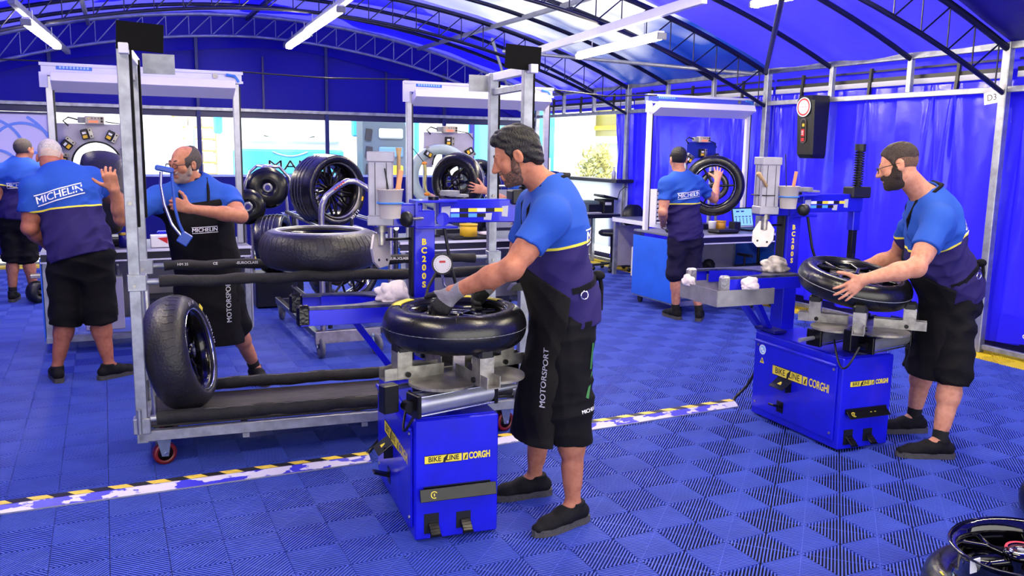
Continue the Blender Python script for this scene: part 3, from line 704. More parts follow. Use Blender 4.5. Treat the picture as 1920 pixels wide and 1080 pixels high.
    prof = [(.0, -.022), (.030, -.02), (.040, -.006), (.040, .010), (.022, .020), (.0, .022)]
    kb.lathe(prof, 9, frame((kx, ky, kz), kd)); kb.build('clamping_knob', BLACKP, t)
    # support table with a round cut-out and its two struts
    ty = cy-.02; tz = .945; out = [(-.62, .21), (-.62, .16)] ; arc = []
    for i in range(25):
        a = R(112+(248-112)*0) ; 
    tb = MB(); X1 = cx-.055
    ring = []
    for i in range(21):
        a = R(90-180*i/20); ring.append((X1-.44+.235*math.cos(a)*1.15, .165*math.sin(a)))
    poly = [(X1, -.20), (X1, .20), (X1-.585, .20), (X1-.585, .165)] + ring + [(X1-.585, -.165), (X1-.585, -.20)]
    tb.prism(poly, .014, Matrix.Translation((0, ty, tz))); tab = tb.build('support_table', TABTOP, t)
    fr = MB()
    for y in (-.195, .195): fr.box((X1-.29, ty+y, tz-.045), (.585, .012, .075), b=.002)
    rp = [(x, ty+y) for x, y in ring]
    for (xa, ya), (xb, yb) in zip(rp, rp[1:]): fr.add([(xa, ya, tz), (xb, yb, tz), (xb, yb, tz-.08), (xa, ya, tz-.08)], [(0, 1, 2, 3)])
    fr.build('table_apron', BLUEM, tab)
    tw = M('crumpled_tape', '0c0c10' if not right else 'b4b4b8', .25 if not right else .3, 0 if not right else .6, .3, 30, .5, 60) if not right else M('foil_tape', 'b4b4b8', .3, .6, .3, 30, .6, 60)
    for y in (-.18, .18): MB().box((X1-.565, ty+y, tz-.035), (.065, .05, .10), b=.012).build('wrapped_corner', tw, tab)
    for y in (-.14, .14): MB().box((0, 0, 0), (.055, .03, .47), frame((X1-.20, ty+y*.55, .70), (-.26, y*.5, .36), (0, 1, 0))).build('table_strut', BLUEM, t)
    MB().box((-.12, D-.06, H+.02), (.10, .20, .02), b=.003).build('strut_foot', BLUED, t)
    # bucket hung on the breaker with blue tape, brushes in it
    kx, ky = bx+(.035 if not right else .105), by-.10
    bk = MB().lathe([(.050, 0), (.062, .135), (.067, .138), (.067, .142), (.059, .138), (.047, .004), (.0, .004), (0, 0)], 18, Matrix.Translation((kx-.01, ky, 1.36)), closed=False); bk.build('hung_bucket', BUCKET, t)
    tp = []
    for i in range(20): a = 2*math.pi*i/20; tp.append((kx-.01+.062*math.cos(a), ky+.062*math.sin(a), 1.435))
    MB().tube(tp, .005, 6, closed=True).build('bucket_tape', TAPEB, t)
    if right: MB().tube([(bx-.064, by-.064, 1.44), (bx-.064, by+.064, 1.44), (bx+.064, by+.064, 1.44), (bx+.064, by-.064, 1.44)], .004, 6, closed=True).build('cable_tie', BLACKP, t)
    bz = 1.46
    b1 = MB(); b1.box((0, 0, .05), (.026, .010, .17), Matrix.Translation((kx+.025, ky+.01, bz)) @ rot(0, 9, 0).to_4x4(), b=.004); b1.build('brush_handle', M('tan_handle', 'd2956a', .5), t)
    MB().cyl((kx+.0, ky+.03, 1.42), (kx-.03, ky+.03, 1.70 if right else 1.60), .0035, n=6).build('thin_rod', BLACKP, t)
    if right:
        hb = MB(); hb.tube([(bx-.05, by-.06, 1.50), (bx-.10, by-.09, 1.535), (bx-.16, by-.12, 1.575), (bx-.175, by-.128, 1.583)], [.011, .010, .016, .009], 10); hb.build('wooden_brush_handle', WOOD, t)
    else:
        hb = MB(); hb.tube([(kx+.055, ky+.1, 1.50), (kx+.055, ky+.1, 1.66), (kx+.055, ky+.1, 1.70)], [.013, .010, .016], 10); hb.build('wooden_brush_handle', WOOD, t)
    # cable from the arm and gauge hose
    MB().tube([(cx+.10, cy-.06, 1.31), (cx+.13, cy-.09, 1.1), (cx+.16, cy-.12, .98), (cx+.20, cy-.12, .90)], .009, 8).build('air_line', BLACKP, t)
    tr = MB()
    tr.box((cx+.20, cy+.05, 1.46), (.10, .08, .012)); tr.cyl((cx+.16, cy+.05, 1.46), (cx+.16, cy+.05, 1.485), .05, n=20); tr.build('tool_tray', GREYP, arm)
    return t
tcf = changer('blue tyre changer worked by the man in front, large decal cut short at the edge', (1.325, 3.345, 0), -5.5, False)
tcr = changer('blue tyre changer at the right with foil-taped table corners and drip tray', (3.94, 3.51, 0), -3.2, True)
# drip tray hung under the right machine's table, rags on it
DT = M('tray_aluminium', 'b9b8bb', .38, .7, .25, 14)
def local(o, p): return (Matrix.Translation(o.location) @ o.rotation_euler.to_matrix().to_4x4()) @ Vector(p)
dt = thing('drip_tray', 'square aluminium drip tray hooked under the right tyre changer table', 'tray', local(tcr, (-.44, .79, .775)), -3.2)
for c, s in (((0, -.20, .05), (.42, .006, .10)), ((0, .20, .05), (.42, .006, .10)), ((-.21, 0, .05), (.006, .406, .10)), ((.21, 0, .05), (.006, .406, .10))): MB().box(c, s).build('tray_side', DT, dt)
MB().box((0, 0, .003), (.42, .40, .006)).build('tray_floor', DT, dt)
MB().box((0, .2, .115), (.03, .004, .05)).box((0, -.2, .115), (.03, .004, .05)).build('tray_hook', DT, dt)
def rag(name, label, loc, s, seed, mat=CLOTH, cat='rag'):
    rng = random.Random(seed); bm = bmesh.new(); bmesh.ops.create_icosphere(bm, subdivisions=4, radius=1)
    ks = [(Vector((rng.uniform(-1, 1), rng.uniform(-1, 1), rng.uniform(-1, 1))).normalized()*rng.uniform(1.3, 3.4), rng.uniform(0, 6)) for _ in range(9)]
    for v in bm.verts:
        p = v.co.copy(); e_ = [abs(math.sin(p.dot(k)+ph+.6*math.sin(p.dot(k2)*1.7))) for (k, ph), (k2, _) in zip(ks[:6], ks[3:])]; d = min(e_[:3])**.8*.55 + .45*sum(e_)/6
        v.co = p*(.62+.62*d); v.co.z *= .72
        v.co = Vector((v.co.x*s[0], v.co.y*s[1], max(v.co.z*s[2], -.28*s[2])))
    me = bpy.data.meshes.new(name); bm.to_mesh(me); bm.free(); me.materials.append(mat)
    for p in me.polygons: p.use_smooth = True
    zmin = min(v.co.z for v in me.vertices)
    for v in me.vertices: v.co.z -= zmin
    return link(name, me, None, label, cat, loc=loc)
rag('rag', 'crumpled white cloth on the table of the front tyre changer', local(tcf, (-.13, .72, .953)), (.09, .075, .10), 3)
rag('rag', 'crumpled grey-stained cloth on the table of the right tyre changer', local(tcr, (-.10, .76, .953)), (.10, .07, .09), 8, M('stained_cloth', 'c9c2bb', .85, 0, .5, 14, .3, 80, col2='57524e'))
rag('rag', 'white cloth draped over the near corner of the drip tray', local(tcr, (-.42, .585, .88)), (.07, .045, .07), 11)
rag('rag', 'white cloth tucked in the far corner of the drip tray', local(tcr, (-.635, .93, .86)), (.035, .06, .07), 17)
# tyres on the two machines
w1 = wheel('tyre_on_wheel', 'glossy slick tyre with yellow sidewall bands on the front tyre changer', local(tcf, (.035, .175, .93)), rot(0, 0, 20), Ro=.32, W=.165, Ri=.225, crown=.58, zf=.26, stripe=((100, 140), (-5, 40)))
ring_line(w1, .3195, 0)
for a in (230, 262, 300): MB().tube([(r*math.cos(R(a)), r*math.sin(R(a)), z) for r, z in ((.3195, 0), (.313, .035), (.300, .062), (.28, .08))], .0009, 4).build('mould_seam', BLACKP, w1)
w2 = wheel('tyre_on_wheel', 'tilted slick tyre with grey centre line held over the right tyre changer', local(tcr, (.035, .20, .955)), (frame((0, 0, 0), (.032, -.212, 1)).to_3x3() @ rot(0, 0, 40)), Ro=.325, W=.15, Ri=.238, crown=.55, zf=.34)
for w__, W__, q__ in ((w1, .165, .225), (w2, .15, .238)): MB().lathe([(q__-.012, W__*.34), (q__-.001, W__*.42), (q__+.007, W__*.47), (q__+.012, W__*.475)], 64).build('rim_lip', M('rim_lip_steel', '3c3c46', .18, .8), w__)
ring_line(w2, .3255, 0, .0022, M('mould_line_grey', '8d8f96', .4)); MB().lathe([(.085, .034), (.15, .034), (.15, .040), (.085, .040)], 36, closed=True).build('top_brake_disc', DISC, w2)
MB().lathe([(.085, .040), (.14, .040), (.14, .045), (.085, .045)], 36, closed=True).build('top_brake_carrier', M('blue_black_carrier', '12123a', .25, .5), w1)
for i_ in range(6): a_ = 2*math.pi*i_/6; MB().cyl((.112*math.cos(a_), .112*math.sin(a_), .044), (.112*math.cos(a_), .112*math.sin(a_), .054), .010, n=8).build('carrier_bolt', STEEL, w1); MB().cyl((.07*math.cos(a_), .07*math.sin(a_), .036), (.07*math.cos(a_), .07*math.sin(a_), .050), .009, n=8).build('hub_bolt', CHROME, w2)
# ================================================================ TYRE RACK TROLLEY
RK = thing('tyre_rack_trolley', 'galvanised tyre rack trolley with foam-wrapped rails and black end plates', 'tyre rack', (.11, 4.78, 0), -5.5)
RL, RD = 2.13, .62
PADBLK = M('black_strip', '050508', .7, spec=.2)
for x, rx in ((0, 0), (RL, 0)):
    for y in (0, RD):
        p = MB().box((x, y, 1.16), (.056, .05, 2.04), b=.003).build('upright', GALV, RK)
        if y == 0 or True: MB().box((x+.034, y-.0, 1.72), (.014, .04, .88)).build('rubber_edge', PADBLK, p)
        for z in (1.40,): MB().cyl((x, y-.025, z), (x, y-.037, z), .010, n=8).build('bolt', STEEL, p)
        MB().box((x+.012, y-.005, .995), (.09, .064, .085), b=.003).build('rail_bracket', GALV, p); MB().cyl((x, y-.037, .98), (x, y-.045, .98), .009, n=8).build('bolt', STEEL, p)
    MB().box((x+.01, RD/2+.02, 2.155), (.045, RD+.22, .05), b=.003).build('top_tie', WHITEB, RK)
    MB().box((x+.0, RD/2, 2.06), (.03, RD-.05, .04), b=.003).build('lower_tie', GALV, RK)
    MB().box((x+.085 if x == 0 else x-.045, -.045, 2.215), (.215, .006, .135), rot(0, 3, 0), b=.001).build('black_plate', M('matt_black_panel', '020204', .7, spec=.15), RK)
    MB().box(((x+.15) if x == 0 else x-.06, RD*.55 if x == 0 else RD+.08, 2.12), (.16, .004, .105)).build('galvanised_plate', GALV, RK)
for y in (0, RD):
    z = .995
    MB().cyl((.02, y, z), (RL-.02, y, z), .0165, n=14).build('rail_tube', GALV, RK)
    pts = [(.115+(RL-.23)*i/40, y+.003*math.sin(i*1.3+y*9), z+.004*math.sin(i*.9)) for i in range(41)]
    fo = MB().tube(pts, [.030+.0025*math.sin(i*1.7+y*5) for i in range(41)], 14).build('foam_sleeve', FOAM, RK)
    for s, x in () if y == 0 else (('HM 35', .22), ('CE', .40), ('-EUROCLASS', .58), ('CE', .78), ('12/5/94', .96), ('HM 35', 1.18), ('CE', 1.34), ('-EUROCLASS', 1.5), ('HM 35', 1.75)):
        tx = MB(); text_into(tx, s, .022, face_mtx((x, y-.0325, z+.010), (1, 0, 0), (0, .35, 1)), bold=.0004); tx.build('foam_printing', M('grey_print', 'c9c9cf', .6), fo)
    z = .265
    MB().cyl((.0, y, z), (RL, y, z), .018, n=14).build('lower_tube', GALV, RK)
    pts = [(.07+(RL-.14)*i/40, y+.003*math.sin(i*1.1), z+.003*math.sin(i*.7+y)) for i in range(41)]
    f2 = MB().tube(pts, [.036+.002*math.sin(i*1.9+y*7) for i in range(41)], 14).build('lower_foam_sleeve', FOAM, RK)
    pt = []
    for i in range(61):
        pt.append((.25+1.4*i/60, y-.012+.004*math.sin(i*.8), z+.0345+.002*math.sin(i*1.7)))
    MB().tube(pt, .002, 4).build('foam_seam', M('foam_seam', '6a6763', .8), f2)
    MB().box((RL/2, y, .175), (RL+.04, .05, .055), b=.003).build('base_rail', GALV, RK)
for x in (0, RL): MB().box((x, RD/2, .175), (.05, RD, .055), b=.003).build('base_end', GALV, RK)
for x, y in ((0, 0), (0, RD), (RL, 0), (RL, RD)):
    MB().box((x+.0, y, .235), (.085, .075, .085), b=.004).build('corner_casting', GALV, RK); MB().cyl((x-.01, y-.045, .20), (x-.01, y-.045, .33), .012, n=10).build('corner_pin', GALV, RK)
WOODD = M('dark_plywood', '2b2426', .6, 0, .5, 7, .2, 40, stretch=(1, 4, 1))
for a, b in ((.03, 1.42), (1.425, 2.12)): MB().box(((a+b)/2, RD/2, .213), (b-a, RD-.05, .015), b=.002).build('deck_board', WOODD, RK)
for x in (.52, 1.17, 1.75): MB().box((x, RD/2, .135), (.035, RD+.03, .03)).build('fork_channel', GALV, RK)
CRED = M('red_caster', '6d0f18', .35, 0, .3, 14)
for x, y, s in ((.06, .03, 1), (.06, RD-.03, 1), (RL-.06, .03, -1), (RL-.06, RD-.03, -1)):
    c = MB(); m = frame((x+.04*s, y, .062), (.35, -1, 0)); c.lathe([(.012, -.018), (.040, -.018), (.044, -.022), (.058, -.022), (.062, -.015), (.062, .015), (.058, .022), (.044, .022), (.040, .018), (.012, .018)], 26, m, closed=True); cw = c.build('caster_wheel', CRED, RK)
    MB().lathe([(.0, -.019), (.040, -.0185), (.040, .0185), (0, .019)], 20, m).build('wheel_core', BLACKM, cw)
    f = MB()
    for q in (-.028, .028): f.prism([(-.022, -.01), (.012, -.016), (.030, .085), (-.045, .085)], .005, m @ Matrix.Translation((0, 0, q)) @ T((0, 0, 0), 0, 0, -90 if False else 0) if False else frame(m @ Vector((0, 0, q)), m.to_3x3() @ Vector((0, 0, 1)), (1, .35, 0)))
    f.box((x+.02*s, y, .146), (.10, .085, .008)); f.build('caster_fork', M('zinc', '7f8fae', .35, .7, .2, 20), RK)
    MB().cyl(m @ Vector((0, 0, -.036)), m @ Vector((0, 0, .036)), .010, n=8).build('caster_axle', CHROME, cw)
MB().cyl((.06, .1, .16), (.02, .46, .93), .013, n=8).build('diagonal_brace', GALV, RK)
TRW = M('worn_slick_rubber', '2b2a30', .42, 0, .55, 5, .35, 70, col2='131217', spec=.55)
t1 = wheel('tyre_on_wheel', 'worn wide slick tyre lying flat on the upper rails of the trolley', local(RK, (.98, .32, 1.115)), rot(0, 0, 12), Ro=.35, W=.215, Ri=.225, crown=.62, mat=TRW, spokes=5)
def tread_sipes(t, Ro, W, n, z0, z1, mat=BLACKP, skew=.012):
    for i in range(n):
        a = 2*math.pi*i/n; pts = []
        for j in range(7):
            z = z0+(z1-z0)*j/6; s = math.asin(max(-1, min(1, z/(W/2*1.0)))); pts.append((a+skew*math.sin(j*.9), Ro-(Ro-.225)*1.1*.62*(1-math.cos(s))+.0006, z))
        MB().tube([(r*math.cos(q), r*math.sin(q), z) for q, r, z in pts], .0014, 3, caps=False).build('tread_cut', mat, t)
tread_sipes(t1, .35, .215, 52, .01, .088)
MB().lathe([(.229, .0975), (.236, .106), (.245, .1095), (.262, .1100), (.280, .1065), (.292, .1015)], 64).build('pale_sidewall', M('scuffed_sidewall', '8b8b98', .35, 0, .5, 6, col2='3a3940'), t1)
nl = Vector((.94, -.34, .20)).normalized()
t2 = wheel('tyre_on_wheel', 'worn slick tyre with lettered rim leaning at the left end of the trolley deck', (.335, 5.04, .549), frame((0, 0, 0), nl).to_3x3() @ rot(0, 0, 200), Ro=.325, W=.225, Ri=.222, crown=.6, mat=TRW, spokes=7)
tread_sipes(t2, .325, .225, 44, .02, .075)
arc_text(t2, 'MICHELIN', .262, .1165, R(170), .028, WHT); arc_text(t2, '01 M', .262, .1165, R(245), .03, WHT)
MB().lathe([(.253, .1155), (.277, .118)], 6, a0=202, a1=214).build('yellow_mark', YEL, t2)
MB().lathe([(.223, .105), (.232, .112), (.226, .098)], 64, closed=True).build('polished_lip', CHROME, t2)
# ================================================================ hazard strips on the floor
HZB = M('scraped_strip', '2a27c4', .45, 0, 1, 9, col2='c9c3da', thr=(.48, .5), stretch=(1, 2, 4))
def strip(p, q, label, seed):
    p, q = Vector(p), Vector(q); L = (q-p).length; t = thing('cable_ramp', label, 'cable ramp', p, math.degrees(math.atan2(q.y-p.y, q.x-p.x)))
    prof = [(0, .0), (.0, .004), (.045, .030), (.095, .032), (.13, .004), (.13, 0)]
    k = len(prof); vs = [(x, y, z) for x in (0, L) for y, z in prof]
    mb = MB(); mb.add(vs, [(i, i+1, k+i+1, k+i) for i in range(k-1)]+[tuple(range(k)), tuple(range(k, 2*k))]); mb.build('ramp_body', HZB, t)
    MB().box((L/2, .0005, .004), (L, .004, .006)).build('ramp_edge', ALU, t)
    n = int(L/.085)
    for i in range(n):
        a = L*i/n; b = L*(i+1)/n; s = .035
        MB().add([(min(a+s, L), .047, .0318), (min(b+s, L), .047, .0318), (b, .093, .0328), (a, .093, .0328)], [(0, 1, 2, 3)]).build('hazard_stripe', M('hazard_yellow', 'f2d24a', .45, 0, .25, 30) if i % 2 else M('hazard_black', '0a0a0e', .5, 0, .4, 30), t)
    return t
strip((-1.9, 4.39, 0), (1.235, 4.385, 0), 'yellow and black striped floor ramp left of the front tyre changer', 1)
strip((1.75, 4.365, 0), (3.815, 4.455, 0), 'yellow and black striped floor ramp between the two tyre changers', 2)
MB().tube([(1.22, 4.45, .02), (1.26, 4.50, .03), (1.30, 4.45, .10), (1.33, 4.25, .12)], .012, 8).build('power_cable', BLACKP, label='black cable from the left floor ramp to the front tyre changer', cat='cable')
MB().tube([(3.79, 4.50, .02), (3.85, 4.55, .03), (3.93, 4.52, .12), (3.96, 4.42, .32)], .010, 8).build('power_cable', BLACKP, label='black cable rising from the right floor ramp to the right tyre changer', cat='cable')
# ================================================================ extinguisher box, sign
eb = thing('extinguisher_box', 'black plastic extinguisher box hung on the right wall with round red and white sign', 'extinguisher box', (6.78, 7.06, 0))
v = MB()
for (z, x0, y0, y1) in (): pass
sec = [(1.66, -.045, -.10, .10), (1.70, -.075, -.115, .115), (2.26, -.105, -.125, .125), (2.31, -.085, -.11, .11)]
vs = []
for z, x0, y0, y1 in sec: vs += [(x0, y0+.02, z), (x0+.02, y0, z), (.12, y0, z), (.12, y1, z), (x0+.02, y1, z), (x0, y1-.02, z)]
fs = [(0, 1, 2, 3, 4, 5), tuple(range(18, 24))]
for r in range(3):
    for i in range(6): fs.append((r*6+i, r*6+(i+1) % 6, r*6+6+(i+1) % 6, r*6+6+i))
v.add(vs, fs); v.build('case', BLACKP, eb)
sm_ = face_mtx((-.112, 0, 2.19), (0, -1, 0), (-.0, 0, 1))
s1 = MB().cyl(sm_ @ Vector((0, 0, 0)), sm_ @ Vector((0, 0, .004)), .10, n=32).build('round_sign', WHT, eb)
MB().lathe([(.072, .0045), (.090, .0045)], 32, sm_).build('red_ring', RED, s1)
q = MB(); text_into(q, 'EXTINCTEUR', .021, sm_ @ Matrix.Translation((0, 0, .005)), bold=.0004); q.build('sign_text', RED, s1)
wm = face_mtx((-.098, 0, 1.945), (0, -1, 0), (-.05, 0, 1)); pl = [(.042*math.cos(a), (.042*math.sin(a)+(.085 if math.sin(a) > 0 else -.085))) for a in [2*math.pi*i/24 for i in range(24)]]
wn_ = MB().prism(pl, .006, wm).build('viewing_window', M('window_lip', '5d5150', .3), eb)
pl2 = [(x*.82, y*.93) for x, y in pl]; MB().prism(pl2, .004, wm @ Matrix.Translation((0, 0, .003))).build('window_dark', BLACKM, wn_)
ex = MB(); ex.box((0, -.02, .006), (.045, .075, .004), wm, b=.0015); ex.build('red_label', RED, wn_); ex = MB(); ex.box((.006, .06, .006), (.03, .03, .004), wm); ex.build('brass_valve', YELP, wn_)
for i in range(3): MB().box((-.004, -.035+.016*i, .0085), (.028, .006, .001), wm).build('label_print', WHT, wn_)
ex = MB(); ex.box((.0, -.09, .006), (.04, .035, .004), wm); ex.build('bottle', RED, wn_)
sg = MB().box((0, 0, 0), (.002, .148, .10), rot(-8, 0, 0)).build('wall_sign', WHT, label='white D3 sign hung on the right wall rail', cat='sign', loc=(6.90, 5.09, 2.205))
q = MB(); text_into(q, 'D3', .075, rot(-8, 0, 0).to_4x4() @ face_mtx((-.0015, 0, 0), (0, -1, 0), (0, 0, 1)), bold=.0004); q.build('sign_text', BLK, sg)
# ================================================================ wheel cart in the middle
WC = thing('wheel_cart', 'tubular steel wheel cart with bent hoop handle behind the trolley', 'cart', (0, 0, 0))
TUBS = M('cart_tube', 'b4b0b8', .25, .85, .15, 20); DTUB = M('cart_dark_tube', '4a4a54', .3, .7, .2, 20)
MB().box((1.74, 6.83, .17), (.54, .02, .10), b=.003).build('front_skirt', M('worn_skirt', 'a09aa6', .45, .4, .4, 16), WC)
for x in (1.50, 2.28):
    MB().box((x if x < 2 else 2.22, 7.75, .185), (.05, 1.85, .05), b=.004).build('base_tube', DTUB, WC)
for y in (6.9, 8.55): MB().box((1.86, y, .185), (.74, .05, .05), b=.004).build('base_cross_tube', DTUB, WC)
for x in (1.66, 2.24):
    MB().cyl((x, 7.1, 1.02), (x, 8.95, 1.03), .022, n=12).build('upper_rail', CHROME, WC); MB().cyl((x, 7.0, .30), (x, 8.7, .30), .022, n=12).build('lower_rail', DTUB, WC)
    for y in (7.12, 8.6): MB().cyl((x, y, .18), (x, y, 1.03), .02, n=12).build('cart_post', DTUB, WC)
MB().tube([(1.555, 6.92, .2), (1.555, 6.92, 1.16), (1.565, 6.92, 1.24), (1.60, 6.92, 1.31), (1.70, 6.92, 1.39), (1.77, 6.92, 1.425), (1.84, 6.92, 1.425), (1.92, 6.92, 1.38), (2.06, 6.92, 1.26), (2.12, 6.92, 1.18), (2.13, 6.92, 1.08), (2.13, 6.92, .2)], .024, 12).build('hoop_handle', TUBS, WC)
ht = MB(); text_into(ht, 'GP WHEELS', .03, face_mtx((1.675, 6.894, 1.372), (.78, 0, .60), (-.6, 0, .78)), bold=.0004) if False else None
for x0, z0, a in ((1.665, 1.362, 39), (2.0, 1.315, -41)):
    for i in range(5): ht.box((x0+.022*i*math.cos(R(a)), 6.896, z0+.022*i*math.sin(R(a))), (.014, .002, .012))
ht.build('red_print', RED, WC, kind='stuff')
MB().tube([(1.95, 8.9, 1.03), (1.97, 8.9, 1.25), (2.1, 8.9, 1.31), (2.28, 8.9, 1.29), (2.32, 8.9, 1.2), (2.32, 8.9, .2)], .02, 10).build('rear_hoop', TUBS, WC)
lab = MB().box((2.24, 8.05, .90), (.03, .9, .05)).build('white_rail_label', WHITEP, WC)
def caster(parent, x, y, r=.085, w=.035, ax=(1, 0, 0), mat=None):
    c = MB(); m = frame((x, y, r), ax); c.lathe([(.015, -w/2), (r*.8, -w/2), (r, -w*.3), (r, w*.3), (r*.8, w/2), (.015, w/2)], 26, m, closed=True); cw = c.build('caster_wheel', mat or M('grey_caster', '5b5d66', .5), parent)
    f = MB()
    for q in (-w*.8, w*.8): f.cyl(m @ Vector((0, 0, q)), (m @ Vector((0, 0, q))) + Vector((0, .05, r+.012)), .014, .02, 8)
    f.box((x, y+.05, 2*r-.012), (.09, .09, .012)); f.build('caster_fork', M('zinc'), parent); MB().cyl(m @ Vector((0, 0, -w)), m @ Vector((0, 0, w)), .010, n=8).build('caster_axle', CHROME, cw)
for x, y, a in ((1.515, 6.84, (1, .1, 0)), (1.97, 6.80, (1, .3, 0)), (1.52, 8.55, (1, -.5, 0)), (2.22, 8.55, (1, .2, 0))): caster(WC, x, y, ax=a)
nw = Vector((.42, -.91, .02))
w3 = wheel('tyre_on_wheel', 'big grooved tyre on black multi-spoke wheel standing on the cart rails', (1.80, 7.72, 1.315), frame((0, 0, 0), nw).to_3x3() @ rot(0, 0, 10), Ro=.318, W=.30, Ri=.238, crown=.16, spokes=10, rimmat=M('dark_bronze_rim', '1c1a1a', .25, .7, .2, 20))
for i in range(10):
    a = 2*math.pi*(i+.5)/10; MB().cyl((.06*math.cos(a), .06*math.sin(a), .03), (.222*math.cos(a), .222*math.sin(a), .06), .009, n=6).build('inner_spoke', MATS['dark_bronze_rim'], w3)
for z in (-.10, -.055, -.01, .035): MB().lathe([(.3215, z-.006), (.3235, z), (.3215, z+.006)], 56).build('tread_groove', M('groove_shine', '4e4e56', .2), w3)
arc_text(w3, 'SLICK', .285, .150, R(300), .03, WHT); MB().lathe([(.27, .1505), (.29, .1505)], 4, a0=330, a1=338).build('yellow_mark', YELP, w3); MB().lathe([(.236, .135), (.246, .146)], 56).build('polished_lip', STEEL, w3)
w4 = wheel('tyre_on_wheel', 'blue-black tyre with bright rim edge on the lower level of the cart', (1.93, 7.72, .60), frame((0, 0, 0), (.25, -.96, 0)).to_3x3(), Ro=.335, W=.22, Ri=.24, crown=.3, spokes=7); MB().lathe([(.232, .085), (.252, .105), (.240, .11)], 56).build('polished_lip', CHROME, w4); MB().lathe([(.27, .1105), (.30, .112)], 4, a0=125, a1=135).build('yellow_mark', YEL, w4)
# ================================================================ wheel stand further back
WS = thing('wheel_stand', 'tubular arch stand with two black covered wheels beside the left workstation', 'stand', (0, 0, 0))
for y in (9.75, 10.25):
    MB().tube([(1.44, y, .03), (1.42, y, 1.22), (1.50, y, 1.40), (1.58, y, 1.47), (1.74, y, 1.47), (1.84, y, 1.36), (1.90, y, 1.1), (1.93, y, .6), (1.95, y, .03)], .018, 10).build('arch_tube', TUBS, WS)
MB().cyl((1.58, 9.75, 1.47), (1.58, 10.25, 1.47), .014, n=8).build('cross_tube', TUBS, WS); MB().cyl((1.72, 9.6, .96), (1.92, 9.75, .97), .02, n=10).build('hook_bar', CHROME, WS)
for y in (9.75, 10.25): MB().box((1.68, y, .02), (.6, .05, .04)).build('stand_foot', BLACKM, WS)
def disc_wheel(label, loc, R_):
    t = thing('covered_wheel', label, 'wheel', loc); t.rotation_euler = frame((0, 0, 0), (-.1, -1, .08)).to_euler()
    MB().lathe([(.03, .07), (R_*.55, .075), (R_*.8, .06), (R_*.97, .05), (R_, .02), (R_, -.06), (R_*.95, -.08), (.03, -.08)], 40, closed=True).build('wheel_cover', M('carbon_cover', '0b0c10', .22, .2, .3, 8), t)
    MB().lathe([(.030, .076), (.048, .078), (.052, .074)], 24).build('hub_ring', M('hub_grey', '8a8a8e', .3, .7), t); MB().lathe([(0, .079), (.028, .078)], 16).build('hub_core', BLUED, t)
    for k in range(4): a = 2*math.pi*k/4; MB().box((.04*math.cos(a), .04*math.sin(a), .079), (.02, .010, .003)).build('hub_lug', STEEL, t)
    return t
disc_wheel('black covered wheel, upper one on the tubular stand', (1.60, 9.72, 1.24), .225); disc_wheel('black covered wheel, lower one left on the tubular stand', (1.36, 9.55, 1.05), .19)
w5 = wheel('tyre', 'glossy grooved tyre standing low beside the tubular stand', (1.62, 9.45, .66), frame((0, 0, 0), (.9, -.42, .1)).to_3x3(), Ro=.31, W=.28, Ri=.21, crown=.2, spokes=0); 
for z in (-.06, -.02, .02, .06): MB().lathe([(.3135, z-.005), (.3155, z), (.3135, z+.005)], 48).build('tread_groove', MATS['groove_shine'], w5)
pd = MB().box((1.62, 9.45, .175), (.5, .5, .35), b=.02).build('tyre_bin', BLACKP, label='low black bin holding the grooved tyre beside the tubular stand', cat='bin')
# ================================================================ wheels at the lower right corner
wf = wheel('tyre_on_wheel', 'dull black tyre lying on the floor at the lower right corner', (2.95, 1.87, .10), rot(0, 0, 0), Ro=.325, W=.195, Ri=.215, crown=.5, spokes=5)
wr_ = thing('bare_wheel', 'bare glossy black wheel rim lying on the tyre at the lower right corner', 'wheel', (2.85, 1.81, .285)); wr_.rotation_euler = (R(-3), R(-4), R(20))
make_rim(wr_, .215, .165, 5, 'y', M('gloss_rim', '0a0a10', .1, .5, .1, 10, coat=.8), disc=False, hub=.05)
MB().box((-.185, .09, .045), (.045, .004, .05), rot(0, 0, -25), b=.001).build('white_sticker', WHITEP, wr_)
rm = MB().lathe([(.040, .064), (.048, .066), (.050, .060)], 20, a0=0, a1=120).build('red_hub_ring', M('pink_red', 'd8354a', .35), wr_)
MB().lathe([(.02, .055), (.038, .058), (.040, .05)], 20).build('hub_steel', CHROME, wr_)
ys = MB().lathe([(.27, .096), (.285, .094)], 3, a0=150, a1=156).build('yellow_mark', YEL, wf)
wheel('tyre', 'black tyre lying at the right edge of the picture', (4.13, 2.30, .085), rot(0, 0, 0), Ro=.315, W=.17, Ri=.21, spokes=0)
